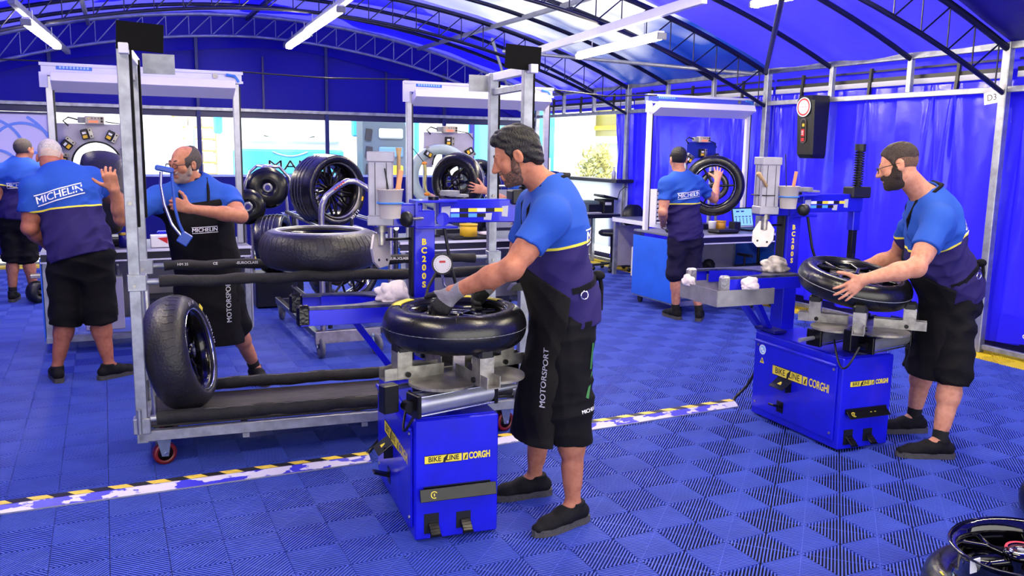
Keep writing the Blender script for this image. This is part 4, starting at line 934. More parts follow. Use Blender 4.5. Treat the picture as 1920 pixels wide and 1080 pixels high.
# ================================================================ WORKSTATIONS
BENCHM = M('bench_blue_panel', '1d5fe0', .4, 0, .12, 5, .15, 90); DKB = M('bench_dark', '1a1a2c', .4); BTOP = M('bench_top_grey', '6d6f80', .4, 0, .25, 9); INGREY = M('bench_grey_panel', 'a7a5b2', .5, 0, .15, 6)
DIFF = M('header_diffuser', 'ece9f6', .5)
BLUEL = M('blue_label', '2a6fd0', .4)
def header(t, x0, x1, yh, z0, zt, blue=False):
    hb = MB(); m = BEAM_BLUE if blue else WHITEB
    hb.box(((x0+x1)/2, yh, (z0+zt)/2), (x1-x0, .07, zt-z0), b=.004); o = hb.build('header_beam', m, t)
    MB().box(((x0+x1)/2, yh-.04, zt-.012), (x1-x0+.02, .015, .024)).build('beam_lip', WHITEB, o); MB().box(((x0+x1)/2, yh-.04, z0+.01), (x1-x0+.02, .015, .020)).build('beam_lip', WHITEB, o)
    MB().box(((x0+x1)/2, yh-.06, z0-.055), (x1-x0-.14, .20, .075), rot(-25, 0, 0), b=.003).build('light_shade', DIFF, o)
    lb = MB().box((x0+.24, yh-.0385, (z0+zt)/2+.015), (.26, .003, .035)).build('blue_label', BLUEL, o)
    tx = MB(); text_into(tx, 'CONTROL AREA 12', .026, face_mtx((x0+.24, yh-.0402, (z0+zt)/2+.015), (1, 0, 0), (0, 0, 1))) if False else None
    for i in range(9): tx.box((x0+.14+.025*i, yh-.0405, (z0+zt)/2+.015), (.016, .001, .018))
    tx.build('label_print', M('pale_blue_print', '9cc4f2', .5), lb, kind='stuff')
    MB().tube([(x1-.13, yh-.05, zt-.03), (x1-.06, yh-.055, zt-.04), (x1-.035, yh-.055, zt-.075), (x1-.03, yh-.055, z0+.01)], .012, 8).build('blue_hose', TAPEB, o)
    MB().cyl((x1-.22, yh-.04, zt-.045), (x1-.22, yh-.05, zt-.045), .022, n=12).build('knob', STEEL, o)
    MB().tube([(x0+.5*(x1-x0), yh-.1, z0+.0), (x0+.5*(x1-x0)+.08, yh-.11, z0-.03), (x0+.5*(x1-x0)+.15, yh-.11, z0-.025)], .006, 6).build('short_hose', TAPEB, o)
BEAM_BLUE = M('blue_beam_paint', '4a55d8', .35)
def bench(label, x0, x1, y0, y1, zt, hx0, hx1, yh, blue=False, post_y=None, left_panel=True):
    t = thing('workstation', label, 'workbench', ((x0+x1)/2, (y0+y1)/2, 0)); ox, oy = (x0+x1)/2, (y0+y1)/2
    k = lambda x: x-ox
    X0, X1, Y0, Y1, H0, H1, YH = x0-ox, x1-ox, y0-oy, y1-oy, hx0-ox, hx1-ox, yh-oy
    MB().box((0, 0, zt-.012), (X1-X0, Y1-Y0, .024), b=.003).build('worktop', BTOP, t)
    MB().box((0, Y0-.006, zt-.012), (X1-X0+.01, .014, .022)).build('worktop_lip', WHITEB, t); MB().box((0, Y0+.02, zt-.055), (X1-X0, .03, .06)).build('front_beam', DKB, t); MB().box((0, Y0-.0, zt-.09), (X1-X0+.01, .012, .012)).build('worktop_lip', WHITEB, t)
    for x in (X0+.03, X1-.03):
        for y in (Y0+.03, Y1-.03): MB().box((x, y, (zt-.09+.10)/2+.0), (.05, .05, zt-.19), b=.003).build('leg', GALV, t)
        MB().box((x, 0, .11), (.05, Y1-Y0, .05), b=.003).build('foot_beam', GALV, t)
    MB().box((0, Y0+.03, .11), (X1-X0, .05, .05), b=.003).build('foot_beam', GALV, t)
    MB().box((0, Y1-.05, .42), (X1-X0-.1, .015, .58)).build('back_panel', INGREY, t)
    for x in (X0+.08, X1-.08):
        for y in (Y0+.06, Y1-.06): MB().cyl((x-.012, y, .04), (x+.012, y, .04), .04, n=16).build('bench_caster', BLACKP, t)
    if left_panel: MB().box((X0-.004, 0, .44), (.012, Y1-Y0-.02, .67), b=.002).build('side_panel', BENCHM, t); MB().box((X1+.004, 0, .44), (.012, Y1-Y0-.02, .67), b=.002).build('side_panel', BENCHM if left_panel == 2 else INGREY, t)
    for x in (H0+.05, H1-.05):
        p = MB().box((x, YH, (zt+2.22)/2), (.05, .045, 2.22-zt), b=.003).build('header_post', WHITEP if blue else ALU, t)
        MB().box((x+.032, YH-.0, (zt+2.2)/2), (.012, .04, 2.2-zt)).build('cable_channel', BLACKP, p)
        MB().box((x-.035, YH-.03, 2.19), (.06, .03, .12)).build('post_plate', WHITEB, p)
    header(t, H0, H1, YH, 2.225, 2.325, blue)
    return t
B1 = bench('left workstation with white header, balancing plate and open grey underside', -.50, 1.12, 7.75, 8.55, .835, -.42, 1.12, 8.0)
B2 = bench('middle workstation with white header behind the front tyre changer', 2.45, 4.0, 7.65, 8.45, .835, 2.60, 4.17, 8.0)
B3 = bench('right workstation with blue header and bright blue side panel', 5.40, 6.83, 7.38, 8.25, .835, 5.40, 6.86, 8.1, blue=True, left_panel=2)
MB().box((-.25, .05, .38), (.02, .5, .5)).build('divider', INGREY, B1)
# control cabinet under the left bench with a lit red switch
def control(label, loc, w=.22):
    t = thing('control_box', label, 'control box', loc); MB().box((0, 0, .24), (w, .30, .44), b=.006).build('case', M('light_grey_case', 'bcbac8', .45), t)
    s = MB().box((w*.28, -.152, .17), (.035, .006, .06), b=.002).build('switch', BLACKP, t); MB().box((w*.28, -.156, .185), (.02, .004, .012)).build('switch_lamp', M('lit_red', 'ff3a20', .4, emit='ff4020', estr=4), s)
    for z in (.15, .24): MB().cyl((-w*.3, -.15, z), (-w*.3, -.158, z), .022, n=16).build('socket', BLACKP, t)
    MB().tube([(w*.28, -.155, .15), (w*.20, -.20, .10), (-w*.1, -.2, .04), (-w*.4, -.18, .05)], .008, 7).build('cord', BLACKP, t)
    for z in (.40, .42): MB().box((0, -.151, z-.02), (w*.6, .003, .006)).build('vent_slot', BLACKP, t)
control('light grey control box with lit red switch under the left workstation', (-.06, 7.98, .135), .30); control('light grey control box with sockets under the right workstation', (5.62, 7.60, .135))
MB().box((0, 0, .12), (.36, .3, .24), b=.02).build('dark_crate', DKB, None, label='dark blue box under the right end of the left workstation', cat='box', loc=(.45, 8.1, .14))
LAV = M('lavender_plate', 'a9a6bc', .42, .1, .15, 8)
def laser_station(label, loc, w, h, sensors, arch=True, plate=None, zarm=.0):
    """upright plate with sensor boxes around a wheel position, small controller on top"""
    t = thing('tyre_scanner', label, 'measuring machine', loc); n = 24
    z0, z1, rr = .42, h, w*.33
    zc = z1-.17-rr*.9
    if arch:
        poly = [(-w/2, zc-.02), (-w/2, z1), (w/2, z1), (w/2, zc-.02), (rr, zc-.02)] + [(rr*math.cos(math.pi*i/n), zc+rr*math.sin(math.pi*i/n)) for i in range(n+1)] + [(-rr, zc-.02)]
    else: poly = [(-w/2, z1-.26), (-w/2, z1), (w/2, z1), (w/2, z1-.26), (w*.2, z1-.18), (-w*.2, z1-.18)]
    MB().prism(poly, .012, face_mtx((0, 0, 0), (1, 0, 0), (0, 0, 1))).build('plate', plate or LAV, t)
    for x in (-w/2+.02, w/2-.02): MB().box((x, .03, z1/2-.05), (.035, .04, z1-.1), b=.003).build('stand_post', ALU, t)
    MB().box((0, .03, .03), (w, .25, .06), b=.004).build('stand_base', DKB, t)
    if arch:
        MB().tube([(rr*math.cos(math.pi*i/n), -.012, zc+rr*math.sin(math.pi*i/n)) for i in range(n+1)], .008, 6).build('arch_edge', BLACKP, t)
    for a, rad in sensors:
        p = Vector((rad*math.cos(R(a)), -.03, zc+rad*math.sin(R(a)))); m = Matrix.Translation(p) @ rot(0, 0, 0).to_4x4() @ Matrix.Rotation(-R(a-90), 4, 'Y')
        s = MB().box((-.018, 0, 0), (.055, .05, .085), m, b=.006).build('sensor', BLACKP, t)
        MB().box((.028, -.004, 0), (.032, .05, .09), m, b=.003).build('sensor_bracket', STEEL, s); MB().box((-.02, -.027, -.02), (.035, .004, .025), m).build('yellow_label', YELP, s); MB().box((-.02, -.027, .012), (.03, .004, .018), m).build('white_label', WHITEP, s)
        for q in (-.025, .025): MB().cyl(m @ Vector((.028, -.028, q)), m @ Vector((.028, -.032, q)), .007, n=8).build('bracket_hole', BLACKP, s)
    cb = MB().box((0, -.03, z1+.03), (.15, .07, .065), b=.005).build('controller', M('controller_beige', 'b5ab9d', .45), t)
    for i in range(4): MB().box((-.045+.025*i, -.066, z1+.045), (.008, .004, .008)).build('led', YEL if i == 0 else BLACKP, cb)
    MB().box((-.01, -.066, z1+.018), (.07, .003, .014)).build('display', M('lit_display', 'ff5a3c', .4, emit='ff5030', estr=2), cb)
    for z in (.02, .045): MB().cyl((.055, -.065, z1+z), (.055, -.073, z1+z), .010, n=10).build('dial', BLACKP, cb)
    MB().box((-.10, -.02, z1+.03), (.06, .05, .05), b=.005).build('connector', GREYP, t)
    MB().tube([(-.12, -.02, z1+.03), (-.2, -.03, z1+.05), (-.24, -.03, z1+.02), (-.2, -.03, z1-.02)], .007, 7).build('cable', BLACKP, t); MB().tube([(.08, -.02, z1+.02), (w*.4, -.02, z1-.0), (w*.5, -.02, z1-.06)], .005, 6).build('cable', BLACKP, t)
    return t
laser_station('lavender scanning plate with five sensors around an arch on the left workstation', (-.055, 8.28, .837), .58, 1.02, ((168, .27), (140, .275), (104, .265), (62, .27), (25, .27)))
laser_station('narrow scanning frame with two front sensors on the middle workstation', (3.14, 8.22, .837), .52, 1.02, ((90, .24), (150, .255), (30, .255)))
laser_station('blue scanning frame with dark sensors on the right workstation', (6.13, 8.05, .837), .40, .98, ((90, .17), (150, .22), (30, .22)), arch=False, plate=M('blue_plate', '1a2a9a', .4))
wheel('tyre_on_wheel', 'wide dark slick tyre mounted upright on the left workstation', (-.03, 8.0, 1.285), frame((0, 0, 0), (.99, .12, -.06)).to_3x3(), Ro=.352, W=.30, Ri=.22, crown=.42, mat=TRW)
gt = MB().lathe([(.215, -.05), (.33, -.06), (.34, 0), (.33, .06), (.215, .05)], 40, closed=True); 
w6 = wheel('tyre_on_wheel', 'narrow slick tyre with white mould lines on the middle workstation', (3.12, 7.90, 1.38), frame((0, 0, 0), (-.80, -.58, .0)).to_3x3(), Ro=.285, W=.17, Ri=.175, crown=.42); ring_line(w6, .285, -.004, .003, WHT); MB().lathe([(.20, .079), (.206, .083)], 48).build('bead_line', GREYP, w6); MB().lathe([(.20, -.079), (.206, -.083)], 48).build('bead_line', GREYP, w6)
MB().lathe([(.22, -.02), (.30, -.06), (.325, 0), (.30, .06), (.22, .02)], 48, closed=True).build('guard_ring', M('pale_teal_ring', 'b5c9cb', .3), label='pale teal guard ring behind the middle workstation tyre', cat='guard', loc=(3.03, 8.16, 1.42)).rotation_euler = frame((0, 0, 0), (-.45, -.89, 0)).to_euler()
w7 = wheel('tyre_on_wheel', 'narrow tyre on three-spoke wheel held by the worker at the right workstation', (6.12, 7.78, 1.34), frame((0, 0, 0), (-.62, -.78, 0)).to_3x3(), Ro=.335, W=.13, Ri=.235, crown=.45, spokes=3, style='s'); MB().lathe([(.228, .05), (.240, .063), (.232, .068)], 48).build('bright_lip', CHROME, w7)
for x, y, z, nm in ((-.03, 8.0, .87, 'left'), (3.12, 7.95, 1.10, 'middle'), (6.12, 7.85, 1.0, 'right')):
    t = thing('spindle_stand', 'spindle stand under the tyre on the %s workstation' % nm, 'stand', (x, y, .837)); hgt = (1.285 if nm == 'left' else 1.38 if nm == 'middle' else 1.34)-.837
    for s in (-.19, .19): MB().cyl((s, .10, 0), (s*.9, .10, hgt), .018, n=10).build('stand_leg', GALV, t); MB().box((s, .10, .01), (.08, .12, .02)).build('stand_foot', BLACKP, t)
    MB().cyl((-.20, .10, hgt), (.20, .10, hgt), .012, n=10).build('spindle', CHROME, t)
# small things on the benches
def jar(name, label, loc, r, h, m, lid, cat='tub'):
    t = thing(name, label, cat, loc); MB().lathe([(0, 0), (r, 0), (r, h*.85), (r*.97, h*.86), (0, h*.86)], 20).build('body', m, t); MB().lathe([(0, h*.86), (r*1.05, h*.86), (r*1.05, h), (0, h)], 20).build('lid', lid, t); return t
jar('paste_tub', 'dark blue tub with yellow lid on the left workstation', (.12, 7.9, .837), .045, .12, BLUED, M('ochre_lid', 'b8962e', .5)); jar('paste_tub', 'yellow tub under the tyre on the middle workstation', (3.16, 7.72, .865), .085, .12, YELP, YELP); jar('paste_tub', 'amber tub with white label on the right workstation', (6.20, 7.72, .837), .055, .12, M('amber_tub', 'b9841e', .45), M('amber_tub'))
t = thing('white_box', 'small white carton with red triangle on the left workstation', 'box', (.40, 7.86, .837), 0); MB().box((0, 0, .05), (.16, .12, .10), b=.003).build('carton', WHITEP, t); q = MB(); q.add([(-.03, -.061, .08), (.05, -.061, .085), (.05, -.061, .03)], [(0, 1, 2)]); q.build('red_triangle', RED, t)
MB().box((.0, 0, .03), (.18, .12, .06), b=.01).box((0, .02, .08), (.14, .06, .04), b=.01).build('blue_device', BLUEM, label='bright blue device on the shelf of the left workstation', cat='device', loc=(.46, 8.2, .837+.0))
MB().box((0, 0, .03), (.22, .16, .06), b=.015).build('grey_bag', M('grey_bag', '3a3a40', .8, 0, .3, 14), label='dark pouch on the left workstation behind the older worker', cat='pouch', loc=(.08, 8.05, .837))
t = thing('silver_stand', 'silver display stand at the right end of the left workstation', 'stand', (.93, 7.95, .837)); MB().box((0, 0, .14), (.09, .02, .28), rot(-6, 0, 0), b=.003).build('stand_sheet', M('silver_sheet', 'c8ccd8', .3, .4), t); MB().box((0, 0, .008), (.16, .14, .016), b=.003).build('stand_base', GREYP, t)
MB().tube([(.78, 7.85, .845), (.85, 7.80, .85), (.93, 7.82, .85), (1.0, 7.79, .85)], .008, 7).build('coiled_cable', BLACKP, label='black cable lying at the right end of the left workstation', cat='cable')
MB().box((0, 0, .018), (.42, .26, .036), b=.01).build('rubber_mat', M('dark_mat', '202026', .7), label='dark mat under the yellow tub on the middle workstation', cat='mat', loc=(3.2, 7.80, .837)); MB().sph((0, 0, 0), (.10, .06, .02), 12).build('white_pad', CLOTH, label='white pad lying at the front of the middle workstation', cat='pad', loc=(3.36, 7.72, .888))
t = thing('impact_tool', 'yellow and orange air tool hanging by the middle workstation post', 'tool', (2.79, 7.95, 1.37)); MB().tube([(0, 0, .18), (.015, 0, .1), (.0, 0, .0), (.02, 0, -.08), (.06, 0, -.12)], [.016, .012, .010, .012, .016], 9).build('handle', M('faded_yellow', 'b7b06a', .5), t); MB().sph((0, 0, .185), (.028, .018, .018), 10).build('orange_end', ORANGE, t); MB().sph((.03, 0, -.11), (.035, .02, .018), 10).build('orange_end', ORANGE, t); MB().tube([(.06, 0, -.12), (.18, -.03, -.20), (.30, -.05, -.24)], .022, 8).build('pink_hose', M('pink_hose', 'cf9a8c', .5), t); MB().cyl((0, .0, .19), (-.12, .05, .35), .004, n=5).build('hook_wire', BLACKP, t)
t = thing('number_plate_board', 'grey rounded board with green number 21 behind the middle workstation', 'board', (3.95, 8.75, .84)); MB().prism([(-.16, 0), (.16, 0), (.16, .34), (.08, .42), (-.08, .42), (-.16, .34)], .02, face_mtx((0, 0, 0), (1, 0, 0), (0, 0, 1))).build('board', M('board_grey', '8d909e', .45), t); q = MB(); text_into(q, '21', .21, face_mtx((0, -.012, .20), (1, 0, 0), (.0, 0, 1)), bold=.008, shear=.2); q.build('green_number', M('fluo_green', '4fe23a', .5, emit='2fae20', estr=.15), t); MB().tube([(-.16, .0, .34), (-.10, 0, .46), (.10, 0, .46), (.16, 0, .34)], .015, 8).build('board_frame', ALU, t); MB().box((0, .09, -.42), (.4, .2, .84)).build('board_stand', DKB, t)
wheel('tyre_on_wheel', 'dark blue-lit tyre standing behind the middle workstation', (3.78, 8.95, 1.28), frame((0, 0, 0), (.35, -.93, 0)).to_3x3(), Ro=.31, W=.18, Ri=.21, spokes=5)
MB().box((0, 0, .48), (.5, .3, .96), b=.01).build('dark_stand', DKB, label='dark stand holding the tyre behind the middle workstation', cat='stand', loc=(3.78, 8.97, 0))
# right workstation things
t = thing('laptop', 'open laptop with a light blue screen at the right workstation', 'laptop', (6.68, 7.82, .837), 8); MB().box((0, -.05, .009), (.34, .24, .018), b=.004).build('base', BLACKP, t)
sm2 = Matrix.Translation((0, .075, .018)) @ rot(78, 0, 0).to_4x4(); MB().box((0, .115, 0), (.34, .23, .012), sm2, b=.003).build('lid', BLACKP, t)
sc = MB().box((0, .117, .0066), (.31, .195, .001), sm2).build('screen', M('lit_screen', '8fc6f2', .4, emit='7fbdf0', estr=.8), t)
for i in range(5):
    MB().box((-.115+.058*i, .075, .0075), (.009, .07, .001), sm2).build('screen_bar', BLK, sc); MB().box((-.115+.058*i, .125, .0075), (.035, .010, .001), sm2).build('screen_tick', BLK, sc)
for x in (-.08, .0): MB().box((x, .185, .0075), (.05, .014, .001), sm2).build('screen_text', BLUED, sc)
MB().box((0, .008, .0072), (.31, .012, .001), sm2).build('taskbar', WHITEP, sc)
MB().box((.0, .0, .05), (.10, .10, .10), b=.008).build('dark_device', DKB, label='dark box left of the laptop on the right workstation', cat='device', loc=(6.42, 7.75, .837)); MB().box((0, 0, .02), (.30, .2, .04), b=.018).build('dark_pouch', BLACKP, label='black pouch lying before the amber tub on the right workstation', cat='pouch', loc=(6.10, 7.55, .837)); MB().box((0, 0, .025), (.24, .12, .05), b=.02).build('dark_pouch', BLACKP, label='black gloves lying at the left end of the right workstation', cat='gloves', loc=(5.62, 7.75, .837))
t = thing('paper_cup', 'white cup between the tyre and amber tub on the right workstation', 'cup', (6.08, 7.72, .837)); MB().lathe([(0, 0), (.034, 0), (.044, .11), (.046, .115), (.041, .115), (.03, .01), (0, .01)], 18).build('cup', WHITEP, t)
MB().box((0, 0, 0), (.10, .03, .01), b=.003).build('red_pen', RED, label='small red marker lying before the laptop', cat='marker', loc=(6.62, 7.50, .843))
MB().sph((0, 0, .16), (.22, .14, .17), 14).sph((.14, 0, .28), (.08, .07, .08), 10).build('black_bag', M('black_nylon', '0d0d12', .7, 0, .3, 14, .4, 40), label='black bag with a camera under the right workstation', cat='bag', loc=(6.1, 7.95, .14))
t = thing('office_chair', 'dark office chair with arm pads under the right workstation', 'chair', (6.62, 7.55, 0)); MB().box((0, 0, .42), (.42, .42, .07), b=.03).build('seat', BLACKP, t); MB().cyl((0, 0, .08), (0, 0, .40), .025, n=10).build('gas_post', BLACKM, t)
MB().tube([(.15, .18, .45), (.20, .24, .6), (.18, .22, .78), (.10, .2, .86)], .018, 8).build('back_arm', BLACKM, t); MB().box((-.2, 0, .58), (.05, .24, .03), b=.01).build('arm_pad', BLACKP, t); MB().cyl((-.2, 0, .45), (-.2, 0, .57), .012, n=8).build('arm_post', BLACKM, t)
for i in range(5): a = 2*math.pi*i/5; MB().box((.13*math.cos(a), .13*math.sin(a), .085), (.26, .035, .03), rot(0, 0, math.degrees(a)), b=.005).build('foot', BLACKM, t); MB().sph((.25*math.cos(a), .25*math.sin(a), .03), .03, 8).build('castor', BLACKP, t)
# ---- desks in the back corner
def desk(label, x0, x1, y0, y1, zt, edge):
    t = thing('desk', label, 'desk', ((x0+x1)/2, (y0+y1)/2, 0)); L, D = x1-x0, y1-y0
    MB().box((0, 0, zt-.015), (L, D, .03), b=.003).build('desktop', M('desktop_grey', '777b85', .4), t); MB().box((0, -D/2-.005, zt-.03), (L, .016, .055)).box((-L/2-.005, 0, zt-.03), (.016, D, .055)).build('desk_edge', edge, t)
    for x in (-L/2+.03, L/2-.03):
        for y in (-D/2+.03, D/2-.03): MB().box((x, y, zt/2-.02), (.05, .05, zt-.04), b=.003).build('leg', GALV, t)
    MB().box((0, D/2-.02, zt*.5), (L-.1, .012, zt*.7)).build('modesty_panel', INGREY, t); return t
desk('dark-edged desk with printer in the back right corner', 5.75, 6.85, 10.85, 11.6, .79, DKB); desk('white-edged side desk along the right wall', 6.36, 6.86, 8.75, 10.25, .80, WHITEP)
MB().box((0, 0, 0), (.30, 2.6, .05), b=.003).build('trim_90', DKB, label='dark counter shelf under the open right wall panel', cat='shelf', kind='structure', loc=(6.82, 12.0, 1.27))
MB().box((6.93, 12.3, .75), (.02, 3.0, .98)).build('trim_91', fabric('white_panel', 'eef4f6', .6), label='bright white panel below the counter in the back right corner', cat='panel', kind='structure')
t = thing('printer', 'grey-green desktop printer on the corner desk', 'printer', (6.42, 11.2, .791)); MB().box((0, 0, .09), (.42, .34, .18), b=.03).build('body', M('printer_green_grey', '5c6d6a', .45), t); MB().box((.12, -.172, .075), (.24, .01, .11), b=.004).build('front_panel', BLACKP, t); MB().box((.05, -.21, .012), (.24, .1, .012)).build('paper_tray', WHITEP, t)
t = thing('dark_equipment', 'black equipment stack right of the printer on the corner desk', 'device', (6.75, 11.15, .791)); MB().box((0, 0, .10), (.18, .3, .2), b=.01).build('case', BLACKP, t); MB().box((0, -.05, .235), (.26, .3, .03), rot(0, 12, 0), b=.006).build('flap', BLACKP, t); MB().box((-.02, -.16, .14), (.10, .02, .04), b=.004).build('clear_holder', WHITEP, t)
MB().tube([(6.30, 10.95, .80), (6.22, 10.9, .83), (6.14, 10.95, .80), (6.05, 10.93, .80)], .012, 7).build('mains_cable', BLACKP, label='black cord lying left of the printer', cat='cable')
t = thing('spray_bottle', 'small pump bottle standing on the dark counter shelf', 'bottle', (6.78, 10.95, 1.295)); MB().lathe([(0, 0), (.03, 0), (.03, .10), (.012, .13), (.012, .15), (0, .15)], 14).build('body', M('pale_bottle', 'c9c9e2', .3), t); MB().box((0, 0, .165), (.03, .012, .015)).build('pump', WHITEP, t)
MB().tube([(6.9, 10.75, 1.18), (6.85, 10.75, 1.19), (6.80, 10.8, 1.12), (6.80, 10.85, 1.0)], .006, 6).build('plug_cord', BLACKP, label='black plugged cord hanging below the counter shelf', cat='cable')
ob = thing('drawer_organiser', 'white small-parts drawer cabinet with dark openings behind the right workstation', 'drawer cabinet', (6.42, 9.05, .80)); W_ = .46
MB().box((0, .06, .22), (W_, .02, .44)).build('back', WHITEP, ob)
for i in range(3): MB().box((-W_/2+W_/2*i, 0, .22), (.012, .16, .44)).build('divider', WHITEP, ob)
for r_ in range(8):
    MB().box((0, 0, .01+.0525*r_), (W_, .16, .006)).build('shelf', WHITEP, ob)
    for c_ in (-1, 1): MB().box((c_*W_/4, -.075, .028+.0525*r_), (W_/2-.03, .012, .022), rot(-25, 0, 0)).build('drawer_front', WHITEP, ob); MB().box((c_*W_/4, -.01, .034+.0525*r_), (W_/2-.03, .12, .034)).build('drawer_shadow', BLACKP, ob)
MB().box((0, 0, .2), (.34, .3, .40), b=.01).build('cardboard_box', M('white_carton', 'd9d4d0', .6), label='white carton standing under the side desk', cat='carton', loc=(6.62, 9.75, .02)); MB().box((0, 0, .19), (.30, .26, .38), b=.006).build('cardboard_box', M('brown_carton', 'a9815f', .7, 0, .15, 9), label='brown carton standing under the side desk beside the white one', cat='carton', loc=(6.64, 9.3, .03))
t = thing('stool', 'black round shop stool with five feet in front of the corner desk', 'stool', (6.55, 10.55, 0)); MB().lathe([(0, .50), (.17, .505), (.205, .53), (.205, .56), (.17, .585), (0, .59)], 28).build('seat', BLACKP, t); MB().cyl((0, 0, .08), (0, 0, .50), .022, n=12).cyl((0, 0, .25), (0, 0, .5), .03, n=12).build('gas_post', BLACKM, t)
for i in range(5): a = 2*math.pi*i/5+.3; MB().box((.14*math.cos(a), .14*math.sin(a), .095), (.28, .045, .03), rot(0, 6, math.degrees(a)), b=.006).build('foot', BLACKP, t); MB().sph((.27*math.cos(a), .27*math.sin(a), .032), .032, 8).build('castor', BLACKP, t)
# half-round black bin top and small fittings by the left worker
MB().lathe([(.16, -.06), (.16, .06), (.0, .06), (0, -.06)], 28, frame((0, 0, 0), (.3, -1, 0)), closed=False, a0=0, a1=360).build('black_disc', BLACKP, label='black half-round chair back behind the side desk', cat='chair back', loc=(6.75, 10.35, .80))
t = thing('fork_lift_wheel', 'small dark wheel with metal forks beside the far left worker', 'wheel', (-.72, 10.35, .12)); MB().lathe([(.05, -.05), (.11, -.05), (.12, 0), (.11, .05), (.05, .05)], 24, frame((0, 0, 0), (.8, -.6, 0)), closed=True).build('wheel', BLACKP, t); MB().box((.02, 0, .17), (.14, .12, .04), b=.005).build('fork_plate', STEEL, t); MB().cyl((-.05, .04, .0), (.05, -.04, .0), .02, n=10).build('wheel_hub', STEEL, t)
# ================================================================ OUTSIDE
og = MB().box((3, 32, -.06), (90, 36, .02)).build('ground_outside', M('pale_asphalt', 'c9c9c6', .8), label='bright paved yard outside the tent', cat='ground', kind='structure')
WALLW = M('white_render', 'e8e4dc', .7)
t = thing('building', 'white building with a large divided window seen through the right wall opening', 'building', (0, 0, 0), kind='structure'); 
def _box(lo, hi, nm, m, par, b=0): return MB().box([(a+c)/2 for a, c in zip(lo, hi)], [abs(c-a) for a, c in zip(lo, hi)], b=b).build(nm, m, par)
_box((14.0, 8.0, 0), (14.4, 21.55, 6), 'facade', WALLW, t); _box((14.0, 24.3, 0), (14.4, 34, 6), 'facade', WALLW, t); _box((14.0, 21.55, 0), (14.4, 24.3, .9), 'facade', WALLW, t); _box((14.0, 21.55, 3.6), (14.4, 24.3, 6), 'facade', WALLW, t)
f = _box((14.05, 21.6, 1.95), (14.12, 24.25, 2.15), 'window_frame', WHITEP, t); 
for y in (21.6, 24.2): _box((14.04, y-.04, .9), (14.12, y+.06, 3.6), 'window_bar', WHITEP, f)
_box((14.06, 22.15, .9), (14.1, 22.2, 3.6), 'window_bar', WHITEP, f)
_box((14.3, 21.6, .9), (14.34, 24.25, 1.95), 'pane', M('grey_green_pane', '8d988c', .2), f); _box((14.3, 21.6, 2.15), (14.34, 22.5, 3.6), 'pane', M('grey_green_pane'), f); _box((14.28, 22.5, 2.15), (14.33, 24.25, 3.6), 'pane', M('olive_pane', '8e8a3c', .3), f); _box((14.2, 22.45, 2.15), (14.26, 22.7, 3.6), 'yellow_bar', YELP, f); _box((14.2, 22.6, 2.35), (14.26, 24.2, 2.48), 'yellow_bar', YELP, f)
def bush(label, loc, s, n, seed, col):
    rng = random.Random(seed); t = thing('potted_bush', label, 'bush', loc); m = M('leaf_'+col, col, .6, 0, .4, 4); mb = MB()
    for i in range(n):
        a = rng.uniform(0, 6.3); b = rng.uniform(-.4, 1.2); r = s*rng.uniform(.5, 1); p = Vector((r*math.cos(a)*math.cos(b)*.7, r*math.sin(a)*math.cos(b)*.7, s*1.3+r*math.sin(b)*1.4)); d = Vector((rng.uniform(-1, 1), rng.uniform(-1, 1), rng.uniform(-.3, 1))).normalized()*.16; q = d.orthogonal().normalized()*.05
        mb.add([p, p+d*.5+q, p+d, p+d*.5-q], [(0, 1, 2, 3)])
    mb.build('leaves', m, t, kind='stuff'); MB().cyl((0, 0, .3), (0, 0, s*1.3), .05, n=8).build('stem', WOOD, t); MB().lathe([(0, 0), (.25, 0), (.32, .4), (.28, .4), (0, .35)], 18).build('pot', WHITEP, t); return t
bush('pale sunlit bush in a white pot outside the right wall opening', (11.6, 19.6, -.05), .75, 700, 4, 'c3bf6a')
# truck front: cab, windscreen, grille with letters, bumper, mirrors, lamps
CYAN = M('truck_cyan', '3fa8d8', .35, coat=.3); TWH = M('truck_white', 'eef2f4', .4); SCR = M('truck_glass', 'b9d2d8', .08)
tk = thing('truck', 'white and light blue truck front parked behind the clear windows', 'truck', (3.7, 19.5, -.05))
MB().box((0, 1.1, 1.95), (2.5, 2.2, 2.7), b=.12).build('cab', TWH, tk); MB().box((0, -.03, 2.35), (2.2, .06, 1.05), rot(-6, 0, 0), b=.03).build('windscreen', SCR, tk); MB().box((0, -.06, 1.20), (2.4, .12, .95), b=.05).build('grille_panel', CYAN, tk)
for i in range(3): MB().box((0, -.13, .85+.14*i), (1.7, .03, .035)).build('grille_slat', M('grille_dark', '2a4a58', .4), tk)
q = MB(); text_into(q, 'MAN', .30, face_mtx((0, -.125, 1.32), (1, 0, 0), (0, 0, 1)), bold=.008, width=1.5); q.build('badge_letters', M('chrome_letters', '93a9b2', .3, .5), tk)
ar = MB(); pts = [(-.38+.76*i/16, -.13, 1.62-.09*math.sin(math.pi*i/16)) for i in range(17)]; ar.tube(pts, .018, 6); ar.build('badge_arc', M('chrome_letters'), tk)
MB().box((0, -.10, .48), (2.5, .25, .42), b=.06).build('bumper', TWH, tk)
